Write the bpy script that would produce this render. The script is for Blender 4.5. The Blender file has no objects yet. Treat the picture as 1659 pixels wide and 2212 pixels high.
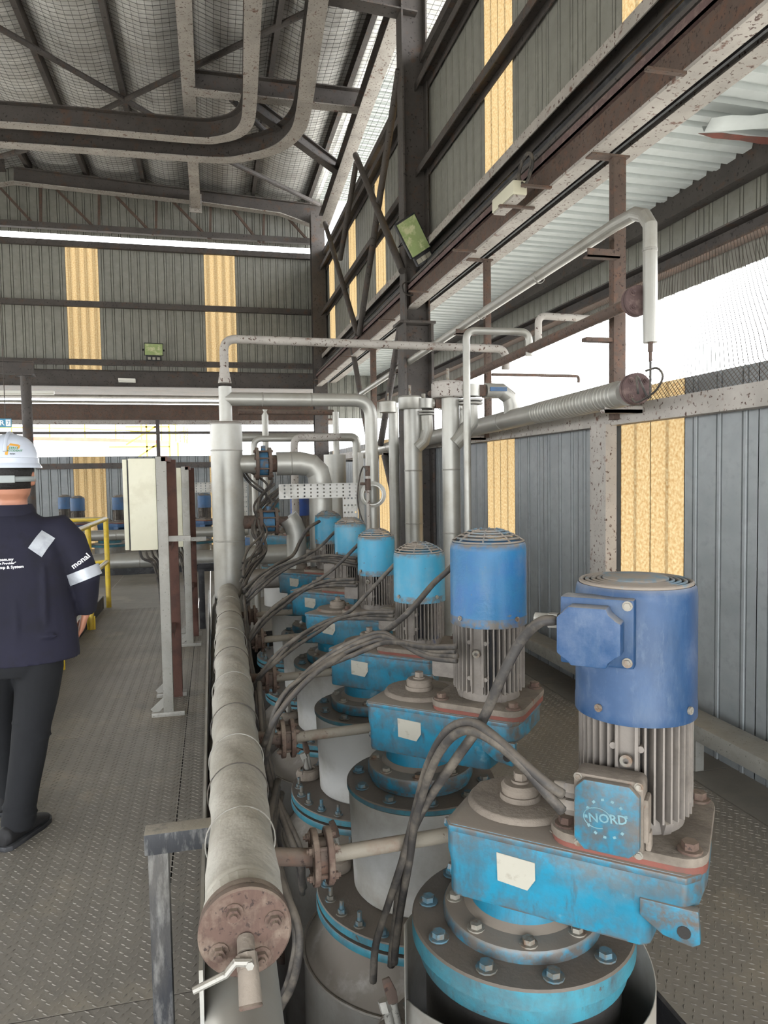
import bpy, bmesh, math, random
from mathutils import Vector, Matrix, Euler
random.seed(7)
PI = math.pi
scene = bpy.context.scene
COL = scene.collection

# ------------------------------------------------------------------ camera
F_PX, IW, IH, CAM_Z = 1545.0, 1659.0, 2212.0, 1.58
YAW, PITCH, ROLL = math.radians(13.5), math.radians(-3.1), math.radians(0.9)
c_f = Vector((math.sin(YAW)*math.cos(PITCH), math.cos(YAW)*math.cos(PITCH), math.sin(PITCH)))
c_r0 = Vector((math.cos(YAW), -math.sin(YAW), 0)); c_u0 = c_r0.cross(c_f)
c_r = c_r0*math.cos(ROLL) - c_u0*math.sin(ROLL); c_u = c_u0*math.cos(ROLL) + c_r0*math.sin(ROLL)
cam_data = bpy.data.cameras.new('camera'); cam = bpy.data.objects.new('camera', cam_data); COL.objects.link(cam)
cm = Matrix((c_r, c_u, -c_f)).transposed().to_4x4(); cm.translation = (0, 0, CAM_Z); cam.matrix_world = cm
cam_data.sensor_fit = 'HORIZONTAL'; cam_data.sensor_width = 36.0; cam_data.lens = 36.0*F_PX/IW
cam_data.clip_start = 0.05; cam_data.clip_end = 500
scene.camera = cam

# ------------------------------------------------------------------ sky, light, exposure
world = bpy.data.worlds.new('overcast_sky'); scene.world = world; world.use_nodes = True
wn = world.node_tree.nodes; wl = world.node_tree.links; wn.clear()
w_out = wn.new('ShaderNodeOutputWorld'); w_bg = wn.new('ShaderNodeBackground')
w_tc = wn.new('ShaderNodeTexCoord'); w_noise = wn.new('ShaderNodeTexNoise'); w_ramp = wn.new('ShaderNodeValToRGB')
w_noise.inputs['Scale'].default_value = 2.2; w_noise.inputs['Detail'].default_value = 5
w_ramp.color_ramp.elements[0].position = 0.35; w_ramp.color_ramp.elements[0].color = (0.86, 0.93, 1.0, 1)
w_ramp.color_ramp.elements[1].position = 0.65; w_ramp.color_ramp.elements[1].color = (1.0, 1.0, 1.0, 1)
wl.new(w_tc.outputs['Generated'], w_noise.inputs['Vector']); wl.new(w_noise.outputs['Fac'], w_ramp.inputs['Fac'])
wl.new(w_ramp.outputs['Color'], w_bg.inputs['Color']); w_bg.inputs['Strength'].default_value = 3.6
wl.new(w_bg.outputs['Background'], w_out.inputs['Surface'])
sun_d = bpy.data.lights.new('sun', 'SUN'); sun_d.energy = 0.6; sun_d.angle = math.radians(25); sun_d.color = (1.0, 0.97, 0.9)
sun = bpy.data.objects.new('sun', sun_d); COL.objects.link(sun); sun.rotation_euler = Euler((math.radians(38), math.radians(28), 0))
scene.view_settings.view_transform = 'Standard'; scene.view_settings.look = 'None'
scene.view_settings.gamma = 1.0; scene.view_settings.use_curve_mapping = False
scene.view_settings.exposure = 1.6
scene.cycles.max_bounces = 10; scene.cycles.diffuse_bounces = 6; scene.cycles.transmission_bounces = 6
scene.cycles.transparent_max_bounces = 12; scene.cycles.use_denoising = True
try: scene.cycles.sample_clamp_indirect = 8
except Exception: pass

# ------------------------------------------------------------------ helpers
def P(x, y, X=None, Y=None, Z=None, D=None):
    """a measured picture point turned into a point of the place, at a known X, Y, height or distance"""
    d = c_f + c_r*((x - IW/2)/F_PX) - c_u*((y - IH/2)/F_PX)
    if Z is not None: t = (Z - CAM_Z)/d.z
    elif X is not None: t = X/d.x
    elif Y is not None: t = Y/d.y
    else: t = D
    return Vector((0, 0, CAM_Z)) + d*t

def frame(d, up=(0, 0, 1)):
    d = Vector(d).normalized(); up = Vector(up)
    if abs(d.dot(up)) > 0.999: up = Vector((0, 1, 0))
    x = up.cross(d).normalized(); return x, d.cross(x).normalized(), d

def smooth_path(pts, n=6):
    pts = [Vector(p) for p in pts]
    if len(pts) < 3: return pts
    q = [pts[0]*2 - pts[1]] + pts + [pts[-1]*2 - pts[-2]]; out = []
    for i in range(1, len(q)-2):
        a, b, c, d = q[i-1], q[i], q[i+1], q[i+2]
        for k in range(n):
            t = k/n
            out.append(0.5*((2*b) + (c-a)*t + (2*a-5*b+4*c-d)*t*t + (3*b-a-3*c+d)*t**3))
    out.append(pts[-1]); return out

def round_path(pts, r, n=6):
    """polyline with corners rounded to radius r (n=1 or 2 gives mitred elbows)"""
    pts = [Vector(p) for p in pts]; out = [pts[0]]
    for i in range(1, len(pts)-1):
        a, b, c = pts[i-1], pts[i], pts[i+1]
        u = (a-b).normalized(); v = (c-b).normalized()
        ang = u.angle(v); t = min(r/max(math.tan(ang/2), .05), (a-b).length*.49, (c-b).length*.49)
        p0, p1 = b+u*t, b+v*t
        for k in range(n+1):
            s = k/n; out.append((1-s)**2*p0 + 2*s*(1-s)*b + s*s*p1)
    out.append(pts[-1]); return out

class M:
    def __init__(s): s.v = []; s.f = []
    def add(s, vs, fs):
        o = len(s.v); s.v += [tuple(v) for v in vs]; s.f += [tuple(i+o for i in f) for f in fs]; return s
    def box(s, c, d, rot=None):
        hx, hy, hz = d[0]/2, d[1]/2, d[2]/2; vs = []
        for x in (-hx, hx):
            for y in (-hy, hy):
                for z in (-hz, hz):
                    v = Vector((x, y, z))
                    if rot is not None: v = rot @ v
                    vs.append(v + Vector(c))
        return s.add(vs, [(0,1,3,2),(4,6,7,5),(0,4,5,1),(2,3,7,6),(0,2,6,4),(1,5,7,3)])
    def bb(s, x0, x1, y0, y1, z0, z1): return s.box(((x0+x1)/2, (y0+y1)/2, (z0+z1)/2), (x1-x0, y1-y0, z1-z0))
    def beam(s, a, b, w, h, up=(0, 0, 1)):
        a, b = Vector(a), Vector(b); x, y, d = frame(b-a, up)
        vs = [p + x*sx*w/2 + y*sy*h/2 for p in (a, b) for sx, sy in ((-1,-1),(1,-1),(1,1),(-1,1))]
        return s.add(vs, [(3,2,1,0),(4,5,6,7),(0,1,5,4),(1,2,6,5),(2,3,7,6),(3,0,4,7)])
    def ring(s, loops, closed=True, cap0=True, cap1=True):
        n = len(loops[0]); vs = [v for l in loops for v in l]; fs = []
        for i in range(len(loops)-1):
            for j in range(n if closed else n-1):
                a = i*n+j; b = i*n+(j+1) % n; fs.append((a, b, b+n, a+n))
        if cap0: fs.append(tuple(range(n-1, -1, -1)))
        if cap1: fs.append(tuple(range((len(loops)-1)*n, len(loops)*n)))
        return s.add(vs, fs)
    def cyl(s, a, b, r, r2=None, n=20, caps=True):
        a, b = Vector(a), Vector(b); x, y, d = frame(b-a); r2 = r if r2 is None else r2
        L = [[p + (x*math.cos(t) + y*math.sin(t))*q for t in (2*PI*k/n for k in range(n))] for p, q in ((a, r), (b, r2))]
        return s.ring(L, cap0=caps, cap1=caps)
    def tube(s, path, r, n=10, caps=True):
        path = [Vector(p) for p in path]; L = []
        x = None
        for i, p in enumerate(path):
            if i == 0: d = path[1]-path[0]
            elif i == len(path)-1: d = path[-1]-path[-2]
            else: d = (path[i+1]-p).normalized() + (p-path[i-1]).normalized()
            d = d.normalized()
            if x is None: x, y, _ = frame(d)
            else:
                x = (x - d*x.dot(d)).normalized(); y = d.cross(x)
            k = 1.0
            if 0 < i < len(path)-1:
                c = (path[i+1]-p).normalized().dot((p-path[i-1]).normalized()); k = 1.0
            rr = r[i] if isinstance(r, (list, tuple)) else r
            L.append([p + (x*math.cos(t) + y*math.sin(t))*rr for t in (2*PI*j/n for j in range(n))])
        return s.ring(L, cap0=caps, cap1=caps)
    def lathe(s, prof, c=(0,0,0), axis=(0,0,1), n=40, a0=0, a1=2*PI, closed_ends=True):
        x, y, d = frame(axis); c = Vector(c); full = abs(a1-a0-2*PI) < 1e-6
        m = n if full else n+1; L = []
        for r, z in prof:
            L.append([c + d*z + (x*math.cos(a0+(a1-a0)*k/n) + y*math.sin(a0+(a1-a0)*k/n))*r for k in range(m)])
        return s.ring(L, closed=full, cap0=closed_ends and full and prof[0][0] > 1e-6, cap1=closed_ends and full and prof[-1][0] > 1e-6)
    def prism(s, poly, z0, z1, mat=None):
        n = len(poly); vs = [Vector((p[0], p[1], z0)) for p in poly] + [Vector((p[0], p[1], z1)) for p in poly]
        if mat is not None: vs = [mat @ v for v in vs]
        return s.add(vs, [tuple(range(n-1, -1, -1)), tuple(range(n, 2*n))] + [(i, (i+1) % n, (i+1) % n+n, i+n) for i in range(n)])
    def ibeam(s, path, w, h, t=0.02, up=(0, 0, 1), flat=True):
        """I-section swept along a path: w flange width, h height; path is the centre of the bottom flange"""
        path = [Vector(p) for p in path]; L = []
        pf = [(-w/2,0),(w/2,0),(w/2,t),(t/2,t),(t/2,h-t),(w/2,h-t),(w/2,h),(-w/2,h),(-w/2,h-t),(-t/2,h-t),(-t/2,t),(-w/2,t)]
        for i, p in enumerate(path):
            d = path[min(i+1, len(path)-1)] - path[max(i-1, 0)]; x, y, _ = frame(d, up)
            L.append([p + x*a + y*b for a, b in pf])
        return s.ring(L)
    def chan(s, a, b, w, h, t=0.008, side=1, up=(0, 0, 1)):
        a, b = Vector(a), Vector(b); x, y, d = frame(b-a, up)
        pf = [(0,0),(w,0),(w,t),(t,t),(t,h-t),(w,h-t),(w,h),(0,h)]
        return s.ring([[p + x*(q[0]-w/2)*side + y*(q[1]-h/2) for q in pf] for p in (a, b)])
    def bolt(s, c, ax, r=0.011, h=0.012, stud=0.0):
        c = Vector(c); ax = Vector(ax).normalized(); s.cyl(c, c+ax*h*.25, r*1.5, n=12); s.cyl(c, c+ax*h, r, n=6)
        if stud: s.cyl(c, c+ax*(h+stud), r*.55, n=8)
        return s

def beam2(a, b, w, h, parent, name='beam', t=.018, web=None, low=None):
    a, b = Vector(a), Vector(b); x, y, d = frame(b-a)
    m = M(); m.beam(a+y*(h/2), b+y*(h/2), .016, h-t); obj(name+'_web', m, MAT[web or 'steel_dark'], parent, smooth=False)
    m = M(); m.beam(a+y*t/2, b+y*t/2, w, t); obj(name+'_flange', m, MAT[low or 'steel_pale'], parent, smooth=False)
    m = M(); m.beam(a+y*(h-t/2), b+y*(h-t/2), w, t); obj(name+'_flange', m, MAT[web or 'steel_dark'], parent, smooth=False)

def link(o, parent=None):
    COL.objects.link(o)
    if parent is not None: o.parent = parent
    return o

def obj(name, m, mat, parent=None, loc=None, rot=None, bevel=0, smooth=True, ang=0.6):
    me = bpy.data.meshes.new(name); me.from_pydata(m.v, [], m.f)
    if smooth or bevel:
        bm = bmesh.new(); bm.from_mesh(me)
        bmesh.ops.recalc_face_normals(bm, faces=bm.faces)
        if bevel:
            es = [e for e in bm.edges if len(e.link_faces) == 2 and e.calc_face_angle(0) > ang]
            try: bmesh.ops.bevel(bm, geom=es, offset=bevel, segments=2, affect='EDGES', profile=0.6, clamp_overlap=True)
            except Exception: pass
        for f in bm.faces: f.smooth = True
        for e in bm.edges:
            if len(e.link_faces) == 2: e.smooth = e.calc_face_angle(0) < (ang if not bevel else 0.75)
        bm.to_mesh(me); bm.free()
    me.materials.append(mat)
    o = bpy.data.objects.new(name, me)
    if loc is not None: o.location = loc
    if rot is not None: o.rotation_euler = rot
    return link(o, parent)

def thing(name, label, cat, loc=(0,0,0), rotz=0, group=None):
    o = bpy.data.objects.new(name, None); COL.objects.link(o); o.location = loc; o.rotation_euler = (0,0,rotz)
    o.empty_display_size = 0.1
    o['label'] = label; o['category'] = cat
    if group: o['group'] = group
    return o
def tag(o, label, cat, group=None):
    o['label'] = label; o['category'] = cat
    if group: o['group'] = group
    return o
def structure(o): o['kind'] = 'structure'; return o
def stuff(o): o['kind'] = 'stuff'; return o
def empty_structure(name):
    o = bpy.data.objects.new(name, None); COL.objects.link(o); o['kind'] = 'structure'; return o
def kids(o): return [c for c in bpy.data.objects if c.parent == o]
def dup(o, loc=None, rotz=None, label=None, parent=None, _map=None):
    if _map is None:
        _map = {}
        for q in bpy.data.objects:
            if q.parent: _map.setdefault(q.parent.name, []).append(q)
    c = o.copy(); COL.objects.link(c); c.parent = parent
    if loc is not None: c.location = loc
    if rotz is not None: c.rotation_euler = (0, 0, rotz)
    if label: c['label'] = label
    for k in _map.get(o.name, []): dup(k, parent=c, _map=_map)
    return c

def lettering(name, s, size, mat, parent, mtx, extrude=0.0008, bold=False, align='CENTER', shear=0):
    cu = bpy.data.curves.new(name, 'FONT'); cu.body = s; cu.size = size; cu.extrude = extrude
    cu.align_x = align; cu.align_y = 'CENTER'; cu.shear = shear; cu.resolution_u = 2
    if bold: cu.offset = size*0.02
    t = bpy.data.objects.new(name, cu); COL.objects.link(t)
    dg = bpy.context.evaluated_depsgraph_get(); me = bpy.data.meshes.new_from_object(t.evaluated_get(dg))
    bpy.data.objects.remove(t); me.materials.clear(); me.materials.append(mat)
    o = bpy.data.objects.new(name, me); link(o, parent); o.matrix_local = mtx; return o

# ------------------------------------------------------------------ materials
def rgb(h):
    h = h.lstrip('#'); c = [int(h[i:i+2], 16)/255 for i in (0, 2, 4)]
    return tuple([(x/12.92 if x <= .04045 else ((x+.055)/1.055)**2.4) for x in c] + [1])

def grunge(name, base, second=None, sc=6, lo=.5, hi=.6, dust=0, dustc='#8a8070', rough=.6, metal=0, bump=.15, bsc=60,
           third=None, tsc=30, tlo=.62, thi=.68, stretch=(1,1,1), var=.12, var_sc=3, spec=.4, grime=None, gamt=.8, edge=None):
    m = bpy.data.materials.new(name); m.use_nodes = True; N = m.node_tree.nodes; L = m.node_tree.links
    b = N['Principled BSDF']; tc = N.new('ShaderNodeTexCoord'); mp = N.new('ShaderNodeMapping'); oi = N.new('ShaderNodeObjectInfo')
    mp.inputs['Scale'].default_value = stretch
    ml = N.new('ShaderNodeMath'); ml.operation = 'MULTIPLY'; ml.inputs[1].default_value = 37.0; L.new(oi.outputs['Random'], ml.inputs[0])
    cb = N.new('ShaderNodeCombineXYZ'); L.new(ml.outputs[0], cb.inputs[0]); L.new(ml.outputs[0], cb.inputs[2])
    L.new(tc.outputs['Object'], mp.inputs['Vector']); L.new(cb.outputs[0], mp.inputs['Location'])
    def noise(scale, det=5, ro=.6):
        n = N.new('ShaderNodeTexNoise'); n.inputs['Scale'].default_value = scale; n.inputs['Detail'].default_value = det
        n.inputs['Roughness'].default_value = ro; L.new(mp.outputs[0], n.inputs['Vector']); return n.outputs['Fac']
    def rampf(src, a, c):
        r = N.new('ShaderNodeMapRange'); r.inputs[1].default_value = a; r.inputs[2].default_value = c; L.new(src, r.inputs[0]); return r.outputs[0]
    def mix(fac, a, c):
        x = N.new('ShaderNodeMix'); x.data_type = 'RGBA'
        if isinstance(fac, float): x.inputs[0].default_value = fac
        else: L.new(fac, x.inputs[0])
        for s, v in ((6, a), (7, c)):
            if isinstance(v, tuple): x.inputs[s].default_value = v
            else: L.new(v, x.inputs[s])
        return x.outputs[2]
    c0 = rgb(base); d0 = tuple(v*(1-var*2) for v in c0[:3]) + (1,); l0 = tuple(min(1, v*(1+var)) for v in c0[:3]) + (1,)
    col = mix(rampf(noise(var_sc, 6), .3, .7), d0, l0)
    if second: col = mix(rampf(noise(sc, 8, .65), lo, hi), col, rgb(second))
    if third: col = mix(rampf(noise(tsc, 4, .6), tlo, thi), col, rgb(third))
    if grime:
        m2 = N.new('ShaderNodeMapping'); m2.inputs['Scale'].default_value = (1, 1, .3); L.new(mp.outputs[0], m2.inputs['Vector'])
        for sc_, a_, c_ in ((9, .5, .72), (38, .56, .7)):
            n_ = N.new('ShaderNodeTexNoise'); n_.inputs['Scale'].default_value = sc_; n_.inputs['Detail'].default_value = 9; n_.inputs['Roughness'].default_value = .7
            L.new(m2.outputs[0], n_.inputs['Vector']); r_ = rampf(n_.outputs['Fac'], a_, c_)
            k_ = N.new('ShaderNodeMath'); k_.operation = 'MULTIPLY'; k_.inputs[1].default_value = gamt; L.new(r_, k_.inputs[0]); col = mix(k_.outputs[0], col, rgb(grime))
    if edge:
        g2 = N.new('ShaderNodeNewGeometry'); e1 = rampf(g2.outputs['Pointiness'], .515, .56); e2 = rampf(noise(24, 6, .7), .4, .58)
        k_ = N.new('ShaderNodeMath'); k_.operation = 'MULTIPLY'; L.new(e1, k_.inputs[0]); L.new(e2, k_.inputs[1]); col = mix(k_.outputs[0], col, rgb(edge))
    if dust:
        g = N.new('ShaderNodeNewGeometry'); sp = N.new('ShaderNodeSeparateXYZ'); L.new(g.outputs['Normal'], sp.inputs[0])
        up = rampf(sp.outputs[2], .25, .85); n2 = rampf(noise(9, 6), .25, max(.28, .62-.22*dust))
        mu = N.new('ShaderNodeMath'); mu.operation = 'MULTIPLY'; L.new(up, mu.inputs[0]); L.new(n2, mu.inputs[1])
        m3 = N.new('ShaderNodeMath'); m3.operation = 'MULTIPLY_ADD'; L.new(mu.outputs[0], m3.inputs[0]); m3.inputs[1].default_value = dust
        n3 = rampf(noise(4, 8, .7), .5, .85); m4 = N.new('ShaderNodeMath'); m4.operation = 'MULTIPLY'; m4.inputs[1].default_value = dust*.5
        L.new(n3, m4.inputs[0]); L.new(m4.outputs[0], m3.inputs[2]); m3.use_clamp = True
        col = mix(m3.outputs[0], col, rgb(dustc))
    L.new(col, b.inputs['Base Color']); b.inputs['Roughness'].default_value = rough; b.inputs['Metallic'].default_value = metal
    b.inputs['Specular IOR Level'].default_value = spec
    if bump:
        bp = N.new('ShaderNodeBump'); bp.inputs['Strength'].default_value = bump; bp.inputs['Distance'].default_value = .01
        L.new(noise(bsc, 4), bp.inputs['Height']); L.new(bp.outputs[0], b.inputs['Normal'])
    return m

MAT = {}
MAT['steel_dark'] = grunge('weathered_dark_steel', '#4f4a47', '#56453b', sc=5, lo=.55, hi=.66, third='#2b2624', tsc=28, tlo=.6, thi=.66, rough=.75, dust=.4, dustc='#6a6058')
MAT['steel_pale'] = grunge('pale_paint_over_rust', '#a29c95', '#6a5146', sc=9, lo=.6, hi=.66, third='#4e3b33', tsc=38, tlo=.6, thi=.64, rough=.7)
MAT['steel_rust'] = grunge('rusted_steel', '#574941', '#5f483c', sc=14, lo=.5, hi=.62, third='#352924', tsc=50, tlo=.58, thi=.66, rough=.85, dust=.3)
MAT['rust_flange'] = grunge('rust_brown_flange', '#57443b', '#6e6054', sc=16, lo=.48, hi=.68, third='#2f2420', tsc=80, tlo=.6, thi=.66, rough=.85, dust=.4, dustc='#8f8272', grime='#3a2b25', gamt=.7)
MAT['rust_blind'] = grunge('dull_red_oxide', '#5c4a48', '#6e5c57', sc=20, lo=.5, hi=.6, rough=.85)
MAT['clad'] = grunge('grey_coated_sheet', '#8c8b83', '#7c7b74', sc=1.5, lo=.45, hi=.7, rough=.55, metal=.0, bump=.05, stretch=(6,6,.6), var=.1)
MAT['clad_wall'] = grunge('blue_grey_coated_sheet', '#898c8d', '#7b7f80', sc=1.5, lo=.45, hi=.7, rough=.45, metal=.0, bump=.05, stretch=(6,6,.6), var=.1, third='#8f908d', tsc=9, tlo=.7, thi=.8)
MAT['soffit'] = grunge('pale_roof_sheet', '#c3c8c6', '#a8aca8', sc=3, lo=.5, hi=.8, rough=.5, bump=.03, var=.05)
MAT['alu'] = grunge('dusty_aluminium_jacket', '#a3a19a', '#88847a', sc=3, lo=.45, hi=.75, rough=.42, metal=.45, bump=.06, bsc=12, dust=.45, dustc='#9c9488', var=.06)
MAT['alu_white'] = grunge('white_grey_jacket', '#b5b4b0', '#857d6e', sc=2.2, lo=.46, hi=.72, rough=.45, metal=.25, bump=.05, bsc=10, dust=.6, dustc='#857c6e', var=.05)
MAT['vessel'] = grunge('dust_covered_jacket', '#9b9791', '#78706a', sc=2.2, lo=.42, hi=.7, rough=.6, metal=.2, bump=.06, bsc=14, dust=.95, dustc='#6f665b', var=.08)
MAT['lagging'] = grunge('foil_lagging', '#b3afa5', '#928d81', sc=5, lo=.4, hi=.7, rough=.62, metal=.25, bump=.9, bsc=11, dust=.5, dustc='#9a9182', var=.1, third='#cfcac0', tsc=26, tlo=.66, thi=.72)
MAT['cyan'] = grunge('worn_cyan_blue_paint', '#1c748f', '#245f74', sc=5, lo=.45, hi=.68, rough=.42, dust=1.3, dustc='#71685e', third='#7f9aa2', tsc=11, tlo=.64, thi=.8, grime='#3b4448', gamt=.75, edge='#4d4640', bump=.1, bsc=30)
MAT['cyan_flange'] = grunge('dusty_blue_flange_paint', '#33717f', '#3d5d67', sc=9, lo=.45, hi=.65, rough=.5, dust=1.7, dustc='#5c544c', third='#4a4038', tsc=30, tlo=.66, thi=.7, grime='#3f3c39', gamt=.6)
MAT['sky_blue'] = grunge('light_blue_cowl_paint', '#237c9b', '#31839f', sc=4, lo=.4, hi=.7, rough=.45, dust=.8, dustc='#90887c', third='#3c4a52', tsc=34, tlo=.68, thi=.7, bump=.08, grime='#5d7078', gamt=.4, edge='#55504a')
MAT['bright_blue'] = grunge('bright_blue_cowl_paint', '#14608c', '#154c84', sc=3.5, lo=.45, hi=.65, rough=.42, dust=.8, dustc='#8f8778', third='#4c5964', tsc=34, tlo=.69, thi=.71, bump=.25, bsc=26, grime='#4a6474', gamt=.4, edge='#55504a')
MAT['royal'] = grunge('royal_blue_cowl_paint', '#14375a', '#1c426a', sc=4, lo=.4, hi=.7, rough=.45, dust=.55, dustc='#a39c90', third='#5a7488', tsc=5, tlo=.55, thi=1.0, bump=.05, grime='#62707e', gamt=.3)
MAT['deep_blue'] = grunge('deep_blue_motor_paint', '#26478a', '#1d3a72', sc=4, rough=.5, dust=.6)
MAT['navy'] = grunge('dark_slate_blue_paint', '#35577c', '#2c4867', sc=4, rough=.5, dust=.5)
MAT['fin'] = grunge('dusty_cast_fins', '#78716a', '#554f49', sc=6, lo=.45, hi=.65, rough=.7, dust=.6, dustc='#958b7e', third='#33405f', tsc=11, tlo=.66, thi=.74)
MAT['dusty_cast'] = grunge('dust_caked_casting', '#7a7065', '#5c544b', sc=7, lo=.45, hi=.65, rough=.9, third='#6a4a3a', tsc=12, tlo=.64, thi=.7, bump=.3)
MAT['fin_gap_shade'] = grunge('shaded_motor_body', '#2c2b2d', '#3a3733', sc=8, rough=.8)  # dark colour stands for the shade between the fins
MAT['grille'] = grunge('dusty_fan_guard', '#857b70', '#5f7480', sc=12, rough=.7)
MAT['pipe_old'] = grunge('dull_painted_pipe', '#81796c', '#6a5648', sc=9, lo=.5, hi=.66, third='#4b3a31', tsc=40, tlo=.64, thi=.68, rough=.7, dust=.4, dustc='#8a8072')
MAT['tray'] = grunge('pale_perforated_steel', '#bdbbb5', '#a8a59d', sc=8, rough=.5, bump=0, var=.03)
MAT['redlead'] = grunge('red_primer_gasket', '#74443a', '#5e4038', sc=8, rough=.8)
MAT['bolt'] = grunge('dusty_steel_bolt', '#8a857b', '#6e5a4a', sc=20, rough=.6, metal=.4)
MAT['bolt_blue'] = grunge('blue_painted_bolt', '#486470', '#5c5850', sc=25, lo=.45, hi=.55, rough=.6)
MAT['cable'] = grunge('dusty_black_rubber', '#33302e', '#5d564d', sc=14, lo=.45, hi=.65, rough=.65, dust=.6, dustc='#6d645a', bump=.05)
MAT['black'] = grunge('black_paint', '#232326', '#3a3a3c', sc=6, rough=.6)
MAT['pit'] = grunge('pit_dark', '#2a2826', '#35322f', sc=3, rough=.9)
MAT['worn_black'] = grunge('scuffed_black_paint', '#2a2b2e', '#6b6a67', sc=34, lo=.48, hi=.66, rough=.6, dust=.95, dustc='#8b8376', stretch=(1,1,.25))
MAT['galv'] = grunge('galvanised_grey', '#94918a', '#8a8780', sc=10, rough=.5, metal=.3, dust=.4, third='#5a5752', tsc=70, tlo=.64, thi=.68)
MAT['white_sticker'] = grunge('aged_white_label', '#989488', '#7d786d', sc=30, lo=.55, hi=.7, rough=.6, bump=0, var=.03)
MAT['cream'] = grunge('cream_cabinet_paint', '#cdc9b3', '#c0bba4', sc=3, rough=.45, bump=.03, var=.04)
MAT['brown'] = grunge('brown_primer', '#5a3c32', '#4a322b', sc=5, rough=.7)
MAT['yellow'] = grunge('yellow_rail_paint', '#d0b22a', '#b89a38', sc=6, rough=.45, dust=.95, dustc='#a39a80')
MAT['yellow_far'] = grunge('far_yellow_paint', '#e8c33a', rough=.5, bump=0)
MAT['white_far'] = grunge('far_white_paint', '#eef0f2', '#dfe3e6', sc=.6, rough=.5, bump=0, var=.02)
MAT['red_far'] = grunge('far_red_paint', '#c05a48', rough=.5, bump=0)
MAT['ground'] = grunge('outdoor_concrete', '#b5b1a8', '#a09c94', sc=.4, rough=.9, bump=0)
MAT['foil'] = grunge('aged_foil_blanket', '#d9d8d5', '#b3b0ab', sc=2.2, lo=.42, hi=.72, rough=.5, metal=.25, bump=.8, bsc=16, stretch=(.5,3,1), third='#6f6b66', tsc=4, tlo=.66, thi=.8)
MAT['wire'] = grunge('dark_wire', '#3c3835', rough=.7, bump=0)
MAT['navy_cloth'] = grunge('navy_workwear', '#151425', '#11101d', sc=5, rough=.85, bump=.25, bsc=9, var=.12)
MAT['trouser'] = grunge('charcoal_denim', '#141518', '#101114', sc=6, rough=.9, bump=.25, bsc=12)
MAT['helmet'] = grunge('white_helmet_shell', '#b9bfca', rough=.25, bump=0, var=.01)
MAT['helmet_grey'] = grunge('pale_grey_strap', '#8f9492', rough=.5, bump=0)
MAT['hair'] = grunge('black_hair', '#15120f', rough=.6, bump=.5, bsc=120)
MAT['skin'] = grunge('skin', '#a5725a', '#96654f', sc=8, rough=.5, bump=.03, var=.05)
MAT['reflect'] = grunge('reflective_tape', '#9fa2a7', '#85888e', sc=20, lo=.5, hi=.7, rough=.35, metal=.2, bump=.1, var=.03)
MAT['shoe'] = grunge('black_shoe', '#1b1a1b', rough=.7, bump=.2)
MAT['white_text'] = grunge('white_print', '#f0f0f2', rough=.6, bump=0, var=.01)
MAT['orange_text'] = grunge('amber_print', '#c8923a', rough=.6, bump=0, var=.01)
MAT['green_text'] = grunge('green_print', '#2e7d4a', rough=.6, bump=0, var=.01)
MAT['dark_text'] = grunge('dark_print', '#25282e', rough=.6, bump=0, var=.01)
MAT['sign_blue'] = grunge('blue_sign', '#4a8fb0', rough=.5, bump=0, var=.02)
MAT['valve_blue'] = grunge('valve_body_blue', '#3d6c8c', '#5a5048', sc=12, rough=.6)
MAT['glass'] = grunge('lamp_glass', '#9fb07a', '#c9cba0', sc=7, rough=.12, bump=0, spec=.8)
MAT['tube_white'] = grunge('white_lamp_tube', '#e6e4dc', rough=.4, bump=0, var=.02)
MAT['emboss'] = grunge('scuffed_raised_letters', '#66868d', '#51757f', sc=20, rough=.6, bump=0)

def floor_mat():
    m = grunge('dusty_checker_plate', '#817b72', '#726d65', sc=1.3, lo=.42, hi=.65, rough=.62, metal=.15, bump=.12, bsc=40, third='#8d8475', tsc=2.3, tlo=.55, thi=.75, var=.1, var_sc=1.2)
    return m
MAT['floor'] = floor_mat()
MAT['tread'] = grunge('worn_tread_bars', '#7b756c', '#6a645c', sc=2, rough=.6, metal=.1, bump=0)
def amber_mat():
    m = bpy.data.materials.new('amber_fibreglass_sheet'); m.use_nodes = True; N = m.node_tree.nodes; L = m.node_tree.links; N.clear()
    o = N.new('ShaderNodeOutputMaterial'); mx = N.new('ShaderNodeMixShader'); mx.inputs[0].default_value = .12
    t = N.new('ShaderNodeBsdfTranslucent'); d = N.new('ShaderNodeBsdfDiffuse'); tc = N.new('ShaderNodeTexCoord')
    mp = N.new('ShaderNodeMapping'); mp.inputs['Scale'].default_value = (9, 9, .8)
    n = N.new('ShaderNodeTexNoise'); n.inputs['Scale'].default_value = 5; n.inputs['Detail'].default_value = 8
    n2 = N.new('ShaderNodeTexNoise'); n2.inputs['Scale'].default_value = 55; n2.inputs['Detail'].default_value = 4
    r = N.new('ShaderNodeValToRGB'); e = r.color_ramp.elements; e[0].position = .33; e[0].color = rgb('#a08b6c'); e[1].position = .62; e[1].color = rgb('#bab09a')
    ad = N.new('ShaderNodeMix'); ad.data_type = 'FLOAT'; ad.inputs[0].default_value = .5
    L.new(tc.outputs['Object'], mp.inputs[0]); L.new(mp.outputs[0], n.inputs['Vector']); L.new(tc.outputs['Object'], n2.inputs['Vector'])
    L.new(n.outputs['Fac'], ad.inputs[2]); L.new(n2.outputs['Fac'], ad.inputs[3]); L.new(ad.outputs[0], r.inputs['Fac'])
    L.new(r.outputs[0], t.inputs['Color']); L.new(r.outputs[0], d.inputs['Color'])
    L.new(t.outputs[0], mx.inputs[1]); L.new(d.outputs[0], mx.inputs[2]); L.new(mx.outputs[0], o.inputs[0]); return m
MAT['amber'] = amber_mat()
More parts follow.
